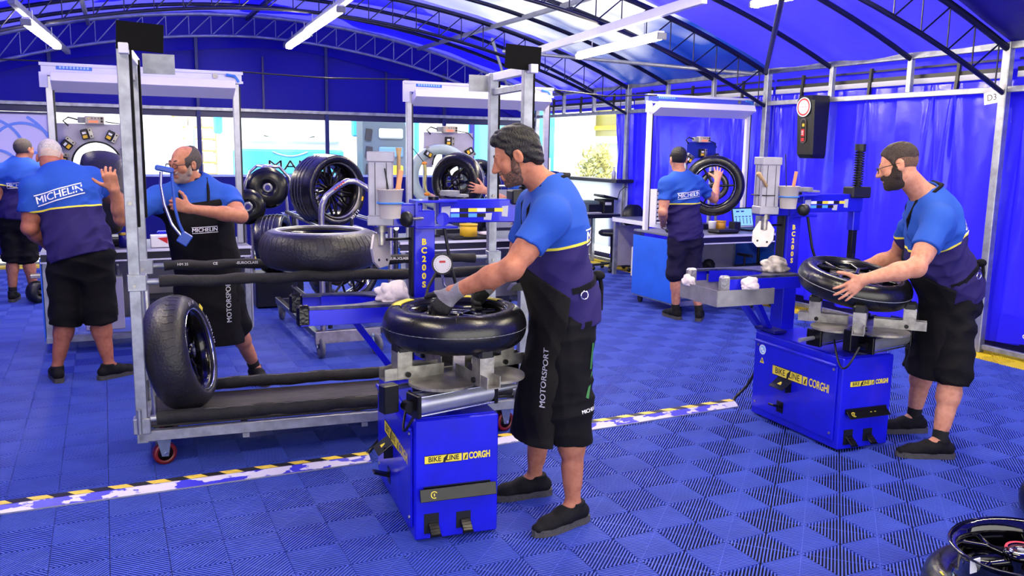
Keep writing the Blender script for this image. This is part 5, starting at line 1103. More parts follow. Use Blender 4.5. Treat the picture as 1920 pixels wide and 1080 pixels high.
for s in (-1, 1):
    MB().box((s*.98, -.16, .55), (.38, .06, .2), b=.03).build('headlamp', SCR, tk); MB().box((s*1.48, -.05, 2.35), (.18, .16, .75), b=.04).build('mirror', CYAN, tk); MB().cyl((s*1.2, .1, 2.6), (s*1.45, 0, 2.6), .02, n=8).build('mirror_arm', BLACKM, tk); MB().tube([(s*.1, -.08, 1.88), (s*.55, -.10, 1.96)], .012, 5).build('wiper', BLACKM, tk)
    c = MB(); c.lathe([(.2, -.15), (.48, -.15), (.5, 0), (.48, .15), (.2, .15)], 26, frame((s*1.05, .8, .52), (1, 0, 0)), closed=True); c.build('wheel', BLACKP, tk)
t = thing('truck', 'light blue box truck side with pale panel right of the truck front', 'truck', (8.9, 20.5, -.05)); MB().box((0, 1.2, 2.0), (3.9, 2.4, 3.0), b=.05).build('body', CYAN, t); MB().box((-1.2, -.02, 2.1), (1.3, .05, 2.6), b=.02).build('side_panel', TWH, t); MB().box((-.45, -.03, 2.0), (.12, .06, 2.9)).build('door_edge', BLUED, t); MB().box((1.0, -.03, 1.2), (1.6, .05, .7), b=.02).build('side_locker', TWH, t)
for x in (-1.1, 1.1): MB().cyl((x, .1, .5), (x, .4, .5), .5, n=26).build('wheel', BLACKP, t)
t = thing('van', 'white van with glazed side parked outside the left windows', 'van', (1.0, 19.0, -.05)); MB().box((-.3, 1.5, 1.35), (1.6, 3.0, 1.9), b=.2).build('body', TWH, t); MB().box((-.1, -.02, 1.75), (1.1, .05, .75), rot(-12, 0, 0), b=.03).build('windscreen', SCR, t); MB().box((.62, .0, 1.9), (.2, .12, .45), b=.05).build('mirror', M('mirror_grey', '8a9aa2', .3), t)
for s in (-.8, .3): MB().cyl((s, .3, .38), (s+.22, .3, .38), .38, n=22).build('wheel', BLACKP, t)
sh = thing('pallet_rack', 'yellow rack of stacked pale cartons outside the second window', 'rack', (1.95, 21.8, -.05))
for x in (-.45, .45): MB().box((x, 0, 1.35), (.08, .08, 2.7)).build('rack_post', M('pale_yellow_post', 'd6c978', .6), sh)
for i in range(9):
    MB().box((0, 0, .25+.27*i), (.95, .5, .04)).build('rack_beam', M('pale_yellow_post'), sh)
    for j in range(3): MB().box((-.3+.3*j, -.08, .25+.27*i+.125), (.285, .4, .215), b=.01).build('carton', M('pale_carton', 'd9cfae' if (i+j) % 2 else 'e9e6da', .7) if False else (CLOTH if (i+j) % 2 else M('pale_carton', 'd9cfae', .7)), sh)
t = thing('dark_shelving', 'dark shelving with folded blue and yellow clothing outside the third window', 'rack', (5.65, 18.8, -.05)); MB().prism([(-.55, 0), (.55, 0), (.55, 1.5), (.38, 2.45), (.2, 2.55), (-.45, 2.55), (-.55, 2.4)], .5, face_mtx((0, 0, 0), (1, 0, 0), (0, 0, 1))).build('case', M('dark_case', '3d4a5c', .35), t)
for i in range(5): MB().box((-.42, -.26, .5+.38*i), (.14, .05, .25), rot(0, 8, 0)).build('shelf_box', BLACKP, t); MB().box((.08, -.27, .45+.4*i), (.55, .06, .22), b=.03).build('folded_clothes', [BLUED, GREYP, YELP, M('steel_blue', '4a6f9c', .6), M('pale_tin', '9aa4ac', .3)][i], t)
# ================================================================ PEOPLE: one blended surface per body, from distance fields
V3 = lambda *a: np.array(a[0] if len(a) == 1 else a, float)
def unit(v): v = np.asarray(v, float); return v/np.linalg.norm(v)
class Field:
    def __init__(s): s.p = []
    def _add(s, fn, lo, hi, k, op): s.p.append((fn, np.asarray(lo, float), np.asarray(hi, float), k, op)); return s
    def cone(s, a, b, ra, rb, k=.02, op='u', flat=None, cuts=()):
        """tapered capsule; flat=(direction, factor) squashes it along a direction; cuts=[(point, normal)] keeps the side against the normal"""
        a, b = V3(a), V3(b); ab = b-a; L2 = ab@ab+1e-12; rm = max(ra, rb)
        if flat: fd, ff = unit(flat[0]), flat[1]
        def fn(X, Y, Z):
            px, py, pz = X-a[0], Y-a[1], Z-a[2]; t = np.clip((px*ab[0]+py*ab[1]+pz*ab[2])/L2, 0, 1)
            qx, qy, qz = px-t*ab[0], py-t*ab[1], pz-t*ab[2]; q2 = qx*qx+qy*qy+qz*qz
            if flat:
                w_ = qx*fd[0]+qy*fd[1]+qz*fd[2]; q2 = q2 + w_*w_*(1/ff**2-1); d = np.sqrt(np.maximum(q2, 0))-(ra+(rb-ra)*t); d = d*(ff if ff < 1 else 1)
            else: d = np.sqrt(q2)-(ra+(rb-ra)*t)
            for pt, n in cuts: d = np.maximum(d, (X-pt[0])*n[0]+(Y-pt[1])*n[1]+(Z-pt[2])*n[2])
            return d
        m = rm*max(1, flat[1] if flat else 1)+k+.02; return s._add(fn, np.minimum(a, b)-m, np.maximum(a, b)+m, k, op)
    def ell(s, c, rad, R3=None, k=.015, op='u', cuts=()):
        c, rad = V3(c), V3(rad); R3 = np.eye(3) if R3 is None else R3          # rows of R3: local axes in the world
        def fn(X, Y, Z):
            px, py, pz = X-c[0], Y-c[1], Z-c[2]; q = 0; g = 0
            for i in range(3):
                u = (px*R3[i][0]+py*R3[i][1]+pz*R3[i][2])/rad[i]; q = q+u*u; g = g+(u/rad[i])**2
            q = np.sqrt(q); d = q*(q-1)/np.sqrt(g+1e-12)
            for pt, n in cuts: d = np.maximum(d, (X-pt[0])*n[0]+(Y-pt[1])*n[1]+(Z-pt[2])*n[2])
            return d
        m = rad.max()+k+.02; return s._add(fn, c-m, c+m, k, op)
    def mesh(s, h, noise=None, cuts=()):
        lo = np.min([p[1] for p in s.p if p[4] == 'u'], 0)-2*h; hi = np.max([p[2] for p in s.p if p[4] == 'u'], 0)+2*h
        n = np.ceil((hi-lo)/h).astype(int)+1; F = np.full(n, .08, np.float32); ax = [(lo[i]+h*np.arange(n[i])).astype(np.float32) for i in range(3)]
        for fn, a, b, k, op in s.p:
            i0 = np.clip(((a-lo)/h).astype(int), 0, n-1); i1 = np.clip(((b-lo)/h).astype(int)+2, 1, n)
            if (i1 <= i0).any(): continue
            sl = tuple(slice(i0[i], i1[i]) for i in range(3)); X, Y, Z = np.meshgrid(*[ax[i][sl[i]] for i in range(3)], indexing='ij', sparse=True)
            d = fn(X, Y, Z); f = F[sl]
            if op == 'u': hh = np.maximum(k-np.abs(f-d), 0)/max(k, 1e-6); F[sl] = np.minimum(f, d)-hh*hh*k*.25
            else: hh = np.maximum(k-np.abs(f+d), 0)/max(k, 1e-6); F[sl] = np.maximum(f, -d)+hh*hh*k*.25
        X, Y, Z = np.meshgrid(*ax, indexing='ij', sparse=True)
        if noise is not None: F += noise(X, Y, Z).astype(np.float32)
        for pt, nn in cuts: F = np.maximum(F, (X-pt[0])*nn[0]+(Y-pt[1])*nn[1]+(Z-pt[2])*nn[2])
        return surface_net(F, lo, h)
def surface_net(F, lo, h):
    S = F < 0; nx, ny, nz = F.shape
    c = np.zeros((nx-1, ny-1, nz-1), np.uint8); offs = [(i, j, k) for i in (0, 1) for j in (0, 1) for k in (0, 1)]
    for i, j, k in offs: c += S[i:nx-1+i, j:ny-1+j, k:nz-1+k]
    lin = np.flatnonzero(((c > 0) & (c < 8)).ravel()); I, J, K = np.unravel_index(lin, c.shape); del c
    val = {o: F[I+o[0], J+o[1], K+o[2]] for o in offs}; acc = np.zeros((len(lin), 3)); cnt = np.zeros(len(lin))
    for a in offs:
        for ax in range(3):
            if a[ax]: continue
            b = list(a); b[ax] = 1; b = tuple(b); va, vb = val[a], val[b]; m = (va < 0) != (vb < 0)
            t = va[m]/(va[m]-vb[m]); p = np.tile(np.array(a, float), (m.sum(), 1)); p[:, ax] = t; acc[m] += p; cnt[m] += 1
    verts = lo + h*(np.stack([I, J, K], 1)+acc/cnt[:, None]); faces = []; sh = (nx-1, ny-1, nz-1)
    def idx(i, j, k): return np.searchsorted(lin, np.ravel_multi_index((i, j, k), sh))
    for ax in range(3):
        s0 = [slice(None)]*3; s1 = [slice(None)]*3; s0[ax] = slice(0, -1); s1[ax] = slice(1, None); A = S[tuple(s0)]; D = A != S[tuple(s1)]
        g = list(np.nonzero(D)); o1, o2 = [q for q in range(3) if q != ax]; ok = (g[o1] > 0) & (g[o1] < F.shape[o1]-1) & (g[o2] > 0) & (g[o2] < F.shape[o2]-1)
        g = [q[ok] for q in g]; ins = A[tuple(g)]
        def at(d1, d2): q = list(g); q[o1] = q[o1]+d1; q[o2] = q[o2]+d2; return idx(*q)
        Q = np.stack([at(-1, -1), at(0, -1), at(0, 0), at(-1, 0)], 1); flip = ins if ax != 1 else ~ins
        Q[~flip] = Q[~flip][:, ::-1]; faces.append(Q)
    return verts, np.concatenate(faces)
def field_obj(name, vf, mats, parent, base, band=None, face_mat=None):
    v, f = vf; me = bpy.data.meshes.new(name); me.vertices.add(len(v)); me.vertices.foreach_set('co', (v-V3(base)).astype(np.float32).ravel())
    me.loops.add(f.size); me.loops.foreach_set('vertex_index', f.astype(np.int32).ravel()); me.polygons.add(len(f)); me.polygons.foreach_set('loop_start', np.arange(0, f.size, 4, dtype=np.int32))
    me.update(calc_edges=True); me.polygons.foreach_set('use_smooth', np.ones(len(f), bool))
    for m in (mats if isinstance(mats, (list, tuple)) else [mats]): me.materials.append(m)
    if band is not None: at = me.attributes.new('band', 'FLOAT', 'POINT'); at.data.foreach_set('value', band(v).astype(np.float32))
    if face_mat is not None: me.polygons.foreach_set('material_index', face_mat(v[f].mean(1)).astype(np.int32))
    me.update(); return link(name, me, parent)
def folds(seed, amp, axis=(0, 0, 1), f0=22, f1=60, n=6, lat=.45, ridge=False):
    r = np.random.default_rng(seed); W = []; a = unit(axis)
    for i in range(n): d = unit(a + lat*r.normal(size=3)); W.append((d*r.uniform(f0, f1), r.uniform(0, 6.28), r.uniform(.5, 1), r.normal(size=3)*9))
    def fn(X, Y, Z):
        o = 0
        for d, ph, w_, g in W: q_ = np.sin(X*d[0]+Y*d[1]+Z*d[2]+ph+1.2*np.sin(X*g[0]+Y*g[1]+Z*g[2])); o = o + w_*((2*np.abs(q_)-1.1) if ridge else q_)
        return amp*o/n*1.6
    return fn
# cloth and skin materials
def shirt_mat(name, up, low):
    m = M(name, up, .8, 0, 0, bump=.12, bscale=220, spec=.2); nt = m.node_tree; L = nt.links.new; at = nt.nodes.new('ShaderNodeAttribute'); at.attribute_name = 'band'
    cr = nt.nodes.new('ShaderNodeValToRGB'); cr.color_ramp.interpolation = 'CONSTANT'; e = cr.color_ramp.elements; e[0].position = 0; e[0].color = lin(low); e[1].position = .494; e[1].color = lin('e6d84a'); q = e.new(.506); q.color = lin(up)
    L(at.outputs['Fac'], cr.inputs[0]); L(cr.outputs[0], nt.nodes['Principled BSDF'].inputs['Base Color']); return m
SHIRT = shirt_mat('polo_two_tone', '2650ae', '2a225a')
SHORT = M('black_shorts', '0c0c10', .85, 0, .3, 9, .25, 160, spec=.2); SHORTN = M('navy_shorts', '1c1838', .85, 0, .3, 9, .25, 160, spec=.2)
APRON = M('worn_black_apron', '1c1917', .8, 0, .55, 4, .25, 140, col2='0d0c0d', spec=.2); APRONB = M('black_apron', '0d0c10', .8, 0, .3, 6, .2, 140, spec=.2)
SHOE = M('black_shoe_mesh', '0e0e10', .75, 0, .2, 40, .3, 300, spec=.25); SOLE = M('dark_grey_sole', '4a4846', .7, 0, .2, 60, .5, 90); SOCK = M('black_sock', '0c0c0e', .9)
HAIRB = M('black_hair', '100d0c', .5, 0, .45, 70, .8, 160, spec=.4, stretch=(1, 1, .35)); HAIRN = M('brown_hair', '35241a', .6, 0, .4, 80, .8, 200, stretch=(1, 1, .4)); HAIRG = M('grey_hair', 'cdc6bd', .7, 0, .3, 80, .6, 200); HAIRS = M('shaved_grey_hair', '4a4341', .8, 0, .3, 90, .4, 260); BEARD = M('dark_stubble', '3a2b26', .8, 0, .5, 120, .5, 300, col2='7d5947'); BEARDN = M('brown_beard', '2e1f16', .7, 0, .4, 90, .9, 200); BEARDG = M('grey_stubble', '8d8079', .85, 0, .4, 120, .4, 300, col2='a8897a')
EYEW = M('eye_white', 'e8e2dc', .3); LENS = M('spectacle_frame', '141416', .3)
def skin(name, col):
    c = [int(col[i:i+2], 16) for i in (0, 2, 4)]; return M(name, col, .55, 0, 1, 34, .22, 330, spec=.35, col2='%02x%02x%02x' % (int(c[0]*.86), int(c[1]*.76), int(c[2]*.72)), thr=(.30, .80))
SK1 = skin('skin_warm', 'bb7c5e'); SK2 = skin('skin_light', 'd2977a'); SK3 = skin('skin_tan', 'b97f63'); SK4 = skin('skin_ruddy', 'ae6e57')
GLOVE = None
def glove_mat():
    m = M('work_glove', '0d0d0f', .7, 0, 0, bump=.3, bscale=160); nt = m.node_tree; at = nt.nodes.new('ShaderNodeAttribute'); at.attribute_name = 'band'
    cr = nt.nodes.new('ShaderNodeValToRGB'); cr.color_ramp.interpolation = 'CONSTANT'; e = cr.color_ramp.elements; e[0].color = lin('0d0d0f'); e[1].position = .5; e[1].color = lin('7d7a84'); nt.links.new(at.outputs['Fac'], cr.inputs[0]); nt.links.new(cr.outputs[0], nt.nodes['Principled BSDF'].inputs['Base Color']); return m
GLOVE = glove_mat()
def hand(F, W, d, n, t, curl=25, spread=1.0, infl=0.0, s=1.0, thumb_out=.75, thumb_curl=15, curls=None):
    """palm, four unequal fingers and a thumb; d towards the knuckles, n out of the palm, t towards the thumb"""
    W = V3(W); d = unit(d); t = unit(V3(t)-d*(V3(t)@d)); n0 = V3(n); n = unit(np.cross(d, t)); n = n if n@n0 >= 0 else -n
    kn = []
    for i, (o, L) in enumerate(((.030, .088), (.010, .093), (-.011, .089), (-.030, .080))):
        k = W + s*(d*L + t*o*(1+.10*spread)); kn.append(k); F.cone(W+s*(d*.008+t*o*.62), k, .0145*s+infl, .0118*s+infl, .012)
    F.cone(W+s*d*.02, W+s*d*.07, .026*s+infl, .030*s+infl, .012, flat=(n, .48))
    for i, (L, r) in enumerate(((.074, .0092), (.082, .0095), (.076, .0090), (.059, .0080))):
        c = (curls[i] if curls else curl); dd = unit(d + t*(.16, .03, -.09, -.22)[i]*spread); p = kn[i]; a = 0
        for q, (fr_, cc) in enumerate(((.44, .7), (.31, 1.15), (.25, .9))):
            a += R(c*cc); v = unit(dd*math.cos(a) + n*math.sin(a)); e = p + v*L*fr_*s
            F.cone(p, e, (r-.0008*q)*s+infl, (r-.0008*(q+1))*s+infl, .004 if q else .006); p = e
    p = W+s*(d*.022+t*.026); v = unit(d*.62 + t*thumb_out + n*.30); a = 0
    for q, (L, r) in enumerate(((.046, .0135), (.033, .0105), (.027, .0098))):
        e = p + unit(v*math.cos(a) + unit(d*.6+n*.7)*math.sin(a))*L*s; F.cone(p, e, r*s+infl, (r-.0012)*s+infl, .007 if q else .012); p = e; a += R(thumb_curl)
def head_axes(f, up=(0, 0, 1)):
    f = unit(f); r = unit(np.cross(f, V3(up))); u = np.cross(r, f); return r, f, u
def person(name, label, base, J, fr, face, skinm, h=.006, h2=None, build=1.0, belly=.0, shirt=True, logo_n=None, short_m=None, hem=.45, hands=(None, None), hair='short', hair_m=None, beard=None, glasses=False, feet=None, gloves=(), up=(0, 0, 1), sleeve=.62, shirt_hem=None, apron=None, torso_band=None, seed=1, lace=True, socks=.13, group=None, sleeve_m=None, lid=.008, fade_m=None):
    t = thing(name, label, 'person', base, group=group); J = {k: V3(v) for k, v in J.items()}; fr = unit(fr); h2 = h2 or h
    P, N, H = J['P'], J['N'], J['H']; ax = unit(N-P); lat = unit(J['SL']-J['SR']); frp = unit(fr-ax*(fr@ax)); latp = unit(np.cross(frp, ax)); latp = latp if latp@lat > 0 else -latp
    b = build; W_ = P + (N-P)*.36 + frp*(.02+.04*belly); C = P+(N-P)*.72; hips = {'L': P+latp*.088*b-ax*.02, 'R': P-latp*.088*b-ax*.02}
    fl = lambda k_: (frp, k_)
    def torso(F, i=0.0, k=.05):
        F.cone(P, W_, .155*b+i, .150*b+.03*belly+i, k, flat=fl(.72+.15*belly)); F.cone(W_, C, .150*b+.03*belly+i, .168*b+i, k, flat=fl(.70+.10*belly)); F.cone(C, P+(N-P)*.90, .165*b+i, .110*b+i, k, flat=fl(.66))
        for s_ in 'LR': F.cone(N-ax*.045, J['S'+s_]+ax*.002, .050*b+i*.8, .056*b+i, .05); F.cone(C+frp*.02, J['S'+s_]-ax*.03, .10*b+i, .058*b+i, .05, flat=fl(.75))
    B = Field(); torso(B)
    r_, f_, u_ = head_axes(face, up); A3 = np.stack([r_, f_, u_]); hp = lambda x, y, z: H + r_*x + f_*y + u_*z
    B.cone(N-ax*.03, hp(0, -.02, -.05), .062*b, .053*b, .03)
    B.ell(hp(0, -.012, .030), (.075, .095, .088), A3, .02); B.ell(hp(0, .028, -.035), (.060, .066, .085), A3, .02); B.ell(hp(0, .042, -.080), (.046, .044, .034), A3, .02); B.ell(hp(0, .074, -.100), (.020, .016, .016), A3, .015)
    B.cone(hp(0, .090, .012), hp(0, .113, -.027), .0085, .0125, .012); B.ell(hp(.011, .102, -.031), (.009, .011, .008), A3, .008); B.ell(hp(-.011, .102, -.031), (.009, .011, .008), A3, .008)
    B.cone(hp(-.040, .080, .024), hp(.040, .080, .024), .012, .012, .015)
    for s_ in (-1, 1):
        B.ell(hp(s_*.044, .060, -.024), (.024, .022, .024), A3, .02); B.ell(hp(s_*.031, .103, .004), (.017, .017, .011), A3, .012, 's')
        B.ell(hp(s_*.031, .080, .003), (.0135, .0125, .0125), A3, .003); B.ell(hp(s_*.031, .0815, .003+lid), (.0155, .0145, .0130), A3, .006); B.ell(hp(s_*.031, .079, -.011), (.015, .0125, .009), A3, .006)
        B.ell(hp(s_*.079, -.006, -.004), (.011, .021, .034), A3, .008); B.ell(hp(s_*.089, .002, .0), (.008, .010, .016), A3, .006, 's')
    B.cone(hp(-.022, .090, -.058), hp(.022, .090, -.058), .0075, .0075, .006); B.cone(hp(-.020, .088, -.071), hp(.020, .088, -.071), .0085, .0085, .006)
    for i, s_ in enumerate('LR'):
        S, E, Wr, Hp, K, A = (J[q+s_] for q in 'SEW') if False else (J['S'+s_], J['E'+s_], J['W'+s_], hips[s_], J['K'+s_], J['A'+s_])
        B.cone(S, E, .058*b, .042*b, .03); B.cone(S+(E-S)*.25, S+(E-S)*.7, .052*b, .046*b, .03); B.cone(E, E+(Wr-E)*.35, .043*b, .045*b, .025); B.cone(E+(Wr-E)*.3, Wr, .044*b, .0275, .02); B.cone(E, E, .042*b, .042*b, .02)
        if hands[i]:
            hd = dict(hands[i]); B.cone(Wr, Wr+unit(hd['d'])*.015, .0265, .020, .02); 
            if s_ not in gloves: hand(B, Wr, hd['d'], hd['n'], hd['t'], **hd.get('kw', {}))
            else: B.cone(Wr, Wr+unit(hd['d'])*.04, .020, .014, .02)
        B.cone(Hp, K, .088*b, .060*b, .04); B.cone(K, A+(K-A)*.62, .058*b, .056*b, .03); kb = A+(K-A)*.68; back = -unit(feet[i]) if feet else -frp
        back = np.array([*back[:2], 0]); B.cone(kb+back*.018, A+(K-A)*.25+back*.006, .052*b, .036, .03); B.cone(A+(K-A)*.4, A, .042*b, .034, .03); B.cone(A, A+np.array([*unit(feet[i][:2]), 0])*.08-np.array([0, 0, .035]), .034, .03, .02)
    field_obj('body', B.mesh(h), skinm, t, base)
    # clothes
    if shirt:
        F = Field(); torso(F, .018, .06); hz = shirt_hem if shirt_hem is not None else P-ax*.06
        F.cone(P-ax*.10, P+ax*.05, .182*b, .176*b+.02*belly, .05, flat=fl(.74+.12*belly))
        for s_ in 'LR':
            S, E = J['S'+s_], J['E'+s_]; d = unit(E-S); c = S+(E-S)*sleeve; F.cone(S, c, .072*b, .070*b, .035, cuts=[(c-d*.004, d)])
        F.cone(N-ax*.02, N+ax*.09+frp*.03, .074*b, .060, .015, 's')
        fo_ = folds(seed, .0150, ax*.9+latp*.35, 14, 42, 7, .55, True); n3 = N-ax*.03
        sv = F.mesh(h2, lambda X, Y, Z: fo_(X, Y, Z)*np.clip(((n3[0]-X)*ax[0]+(n3[1]-Y)*ax[1]+(n3[2]-Z)*ax[2])/.14, 0, 1), cuts=[(hz, -ax)])
        tb = torso_band if torso_band is not None else .52
        bo = P+(N-P)*tb; bx = unit(ax)
        so = field_obj('polo_shirt', sv, SHIRT, t, base, band=lambda v: .5+np.clip(((v-bo)@bx - .02*np.sin(((v-bo)@latp)*7)), -.45, .45))
        F = Field(); F.cone(N-ax*.03-frp*.0, N+ax*.035+frp*.012, .089*b, .077*b, .01); F.cone(N-ax*.06, N+ax*.09+frp*.02, .066*b, .058*b, .004, 's')
        field_obj('collar', F.mesh(h2, cuts=[(N+ax*.024, unit(ax-frp*.25)), (N-ax*.012, -ax)]), M('navy_collar', '14122e', .8), t, base)
    F = Field(); F.cone(P+ax*.02, P-ax*.06, .158*b, .166*b, .04, flat=fl(.74))
    cu = []
    for s_ in 'LR':
        Hp, K, A = hips[s_], J['K'+s_], J['A'+s_]; d = unit(A-K); e = K+d*max(.02, (K[2]-hem)/max(.2, -d[2])); F.cone(Hp+unit(K-Hp)*.06, K, .106*b, .098*b, .04); F.cone(K, e+d*.02, .098*b, .094*b, .03, cuts=[(e, d)])
    sm = short_m or SHORT; field_obj('shorts', F.mesh(h2, folds(seed+5, .0140, (0, 0, 1), 12, 36, 6, .9, True), cuts=[(P+ax*.01, ax)]), sm, t, base)
    # shoes
    for i, s_ in enumerate('LR'):
        A = J['A'+s_]; fd = np.array([*unit(feet[i][:2]), 0]); sd_ = np.array([fd[1], -fd[0], 0]); g = np.array([A[0], A[1], 0]); z = lambda q: np.array([0, 0, q]); fd0 = fd; fd = fd*1.10
        F = Field(); F.cone(g-fd*.045+z(.055), g+fd*.05+z(.058), .040, .043, .03); F.cone(g+fd*.05+z(.055), g+fd*.135+z(.040), .044, .043, .03, flat=((0, 0, 1), .85)); F.cone(g+fd*.13+z(.038), g+fd*.185+z(.033), .042, .031, .02, flat=((0, 0, 1), .72)); F.cone(g+z(.08)-fd*.005, g+z(.105)-fd*.012, .044, .046, .02, cuts=[(g+z(.112), np.array([0, 0, 1.]))])
        sh = field_obj('shoe', F.mesh(min(h2, .006), cuts=[(g+z(.020), np.array([0, 0, -1.]))]), SHOE, t, base)
        out = [(-.085, 0), (-.078, .026), (-.045, .036), (.01, .035), (.07, .043), (.13, .046), (.18, .036), (.212, .012), (.215, -.006), (.195, -.030), (.14, -.044), (.07, -.040), (.01, -.035), (-.045, -.036), (-.078, -.026)]
        mb = MB(); fm = Matrix((Vector(fd), Vector(-sd_)*1.06, Vector((0, 0, 1)))).transposed().to_4x4(); fm.translation = Vector(g-V3(base)+z(.016)); mb.prism(out, .032, fm); mb.build('sole', SOLE, sh)
        if lace:
            mb = MB()
            for q in range(4): c = Vector(g-V3(base)+fd*(.055+.022*q)+z(.100-.011*q)); mb.tube([c-Vector(sd_)*.022-Vector((0, 0, .006)), c, c+Vector(sd_)*.022-Vector((0, 0, .006))], .003, 5)
            mb.build('laces', BLACKP, sh, kind='stuff')
        if socks: d = unit(J['K'+s_]-A); F = Field(); F.cone(A-z(.02), A+d*.11, .042, .043, .02, cuts=[(A+d*socks*.5, d)]); field_obj('sock', F.mesh(h2), SOCK, t, base)
    # hair, beard, spectacles
    if hair:
        F = Field(); g_ = .012 if hair != 'buzz' else .005; q = lambda x, y, z: unit(r_*x+f_*y+u_*z)
        top = [(hp(0, .066, .070), q(0, .80, -.60)), (hp(0, -.02, -.050), q(0, -.18, -1))] if hair != 'balding' else [(hp(0, .0, .072), q(0, .55, .84)), (hp(0, -.02, -.055), q(0, -.18, -1)), (hp(0, .045, 0), q(0, 1, 0))]
        if hair == 'short':
            top = [(hp(0, .070, .075), q(0, .85, -.52)), (hp(0, -.02, -.060), q(0, -.12, -1))]; F.ell(hp(0, -.014, .050), (.0785, .1005, .083), A3, .01, cuts=top)
            G = Field(); G.ell(hp(0, -.0125, .030), (.0765, .0965, .0895), A3, .01, cuts=[(hp(0, .045, .05), q(0, .9, -.45)), (hp(0, -.02, -.058), q(0, -.15, -1))])
            for s_ in (-1, 1): G.ell(hp(s_*.088, .000, -.012), (.024, .026, .036), A3, .006, 's')
            field_obj('hair_fade', G.mesh(h), fade_m or hair_m or HAIRS, t, base)
        else: F.ell(hp(0, -.014, .032), (.075+g_, .096+g_, .089+g_), A3, .01, cuts=top)
        if hair == 'full': F.ell(hp(0, .015, .092), (.062, .075, .036), A3, .03, cuts=[(hp(0, .078, .07), q(0, 1, -.2))]); F.ell(hp(0, -.075, -.03), (.055, .035, .05), A3, .03)
        if hair in ('full', 'short'):
            for s_ in (-1, 1): F.cone(hp(s_*.070, .030, .045), hp(s_*.071, .022, -.005), .013, .008, .012)
        for s_ in (-1, 1): F.ell(hp(s_*.088, .000, -.012), (.024, .026, .036), A3, .006, 's')
        r = np.random.default_rng(seed); nz = folds(seed+9, .0075 if hair == 'full' else .0022, u_*.6+r_*.8, 90, 230, 7, .9)
        field_obj('hair', F.mesh(h, nz), hair_m or HAIRB, t, base)
    if beard:
        F = Field(); q = lambda x, y, z: unit(r_*x+f_*y+u_*z); g_ = beard[1]; cc = [(hp(0, .10, -.040), q(0, .42, .90)), (hp(0, .0, 0), q(0, -1, .25))]
        F.ell(hp(0, .028, -.035), (.060+g_, .066+g_, .085+g_), A3, .015, cuts=cc); F.ell(hp(0, .042, -.080), (.046+g_, .044+g_, .034+g_), A3, .015, cuts=cc); F.ell(hp(0, .074, -.100), (.020+g_, .016+g_, .016+g_), A3, .012); F.cone(hp(-.024, .094, -.048), hp(.024, .094, -.048), .006+g_*.6, .006+g_*.6, .006)
        for s_ in (-1, 1): F.cone(hp(s_*.066, .020, -.055), hp(s_*.068, .016, -.01), .016, .008+g_, .012)
        F.ell(hp(0, .108, -.064), (.020, .016, .009), A3, .004, 's'); field_obj('beard', F.mesh(h, folds(seed+3, .0012, f_, 120, 240, 5, 1.3)), beard[0], t, base)
    for s_ in (-1, 1):
        c = Vector(hp(s_*.031, .0803, .002)-V3(base)); e = MB().sph(c, .0132, 12).build('eye', EYEW, t); MB().sph(c+Vector(f_)*.0088, (.0055, .0055, .0055), 8).build('iris', BLACKP, e)
        mb = MB(); mb.tube([Vector(hp(s_*x, y, z)-V3(base)) for x, y, z in ((.014, .092, .029), (.032, .091, .034), (.050, .077, .029))], [.0035, .004, .002], 6); mb.build('eyebrow', hair_m or HAIRB, t)
    if glasses:
        gl = MB()
        for s_ in (-1, 1):
            pts = [Vector(hp(s_*.033+.024*math.cos(a), .111-.006*abs(math.cos(a)), .0+.017*math.sin(a))-V3(base)) for a in [2*math.pi*i/20 for i in range(20)]]; gl.tube(pts, .0022, 6, closed=True)
            gl.tube([Vector(hp(s_*x, y, z)-V3(base)) for x, y, z in ((.058, .105, .005), (.075, .075, .006), (.082, .0, .008), (.082, -.02, -.01))], .0022, 6)
        gl.tube([Vector(hp(x, .114, .006)-V3(base)) for x in (-.010, 0, .010)], .0022, 6); gl.build('spectacles', LENS, t)
    for i, s_ in enumerate('LR'):
        if s_ in gloves and hands[i]:
            hd = hands[i]; F = Field(); kw = dict(hd.get('kw', {})); kw['infl'] = .0028; hand(F, J['W'+s_], hd['d'], hd['n'], hd['t'], **kw); d = unit(J['W'+s_]-J['E'+s_]); c = J['W'+s_]-d*.055; F.cone(c, J['W'+s_]+unit(hd['d'])*.02, .034, .031, .015, cuts=[(c, -d)])
            w0 = J['W'+s_]+unit(hd['d'])*.045; field_obj('glove', F.mesh(min(h, .0045)), GLOVE, t, base, band=lambda v: .5 + np.clip((w0-v)@unit(unit(hd['d'])*1.0+unit(hd['n'])*.55), -.4, .4))
    # apron
    if apron:
        F = Field(); torso(F, .026, .06); km = (J['KL']+J['KR'])/2; kz = apron['bottom']; kk = np.array([km[0], km[1], kz]); sp_ = np.linalg.norm((J['KL']-J['KR'])@latp)/2
        F.cone(W_, P, .172*b+.02*belly, .182*b+.02*belly, .05, flat=fl(.80+.12*belly)); F.cone(P+fr*.01, kk+fr*apron.get('fwd', .02), .185*b+.01*belly, .150*b+sp_*.45, .05, flat=((fr), apron.get('depth', .72)))
        pl = apron.get('side', 0.0); cu = [(P+frp*pl, -unit(np.array([*frp[:2], 0])*1.0+ax*apron.get('slope', 0))), (np.array([0, 0, kz]), np.array([0, 0, -1.])), (P+(N-P)*apron.get('top', .66), ax)] + ([(P+ax*.10+frp*pl, unit(ax*.76-frp*.65))] if apron.get('bib') else [])
        field_obj('apron', F.mesh(h2, folds(seed+2, .0085, latp, 9, 24, 5, .6, True), cuts=cu), apron.get('m', APRON), t, base)
        mb = MB()       # waist strap round the back and the neck strap
        zc = P+(N-P)*.20; pts = [Vector(zc+latp*math.cos(a)*(.196*b+.02*belly)+frp*math.sin(a)*(.165*b+.03*belly)-V3(base)) for a in [math.pi+math.pi*i/14 for i in range(15)]]
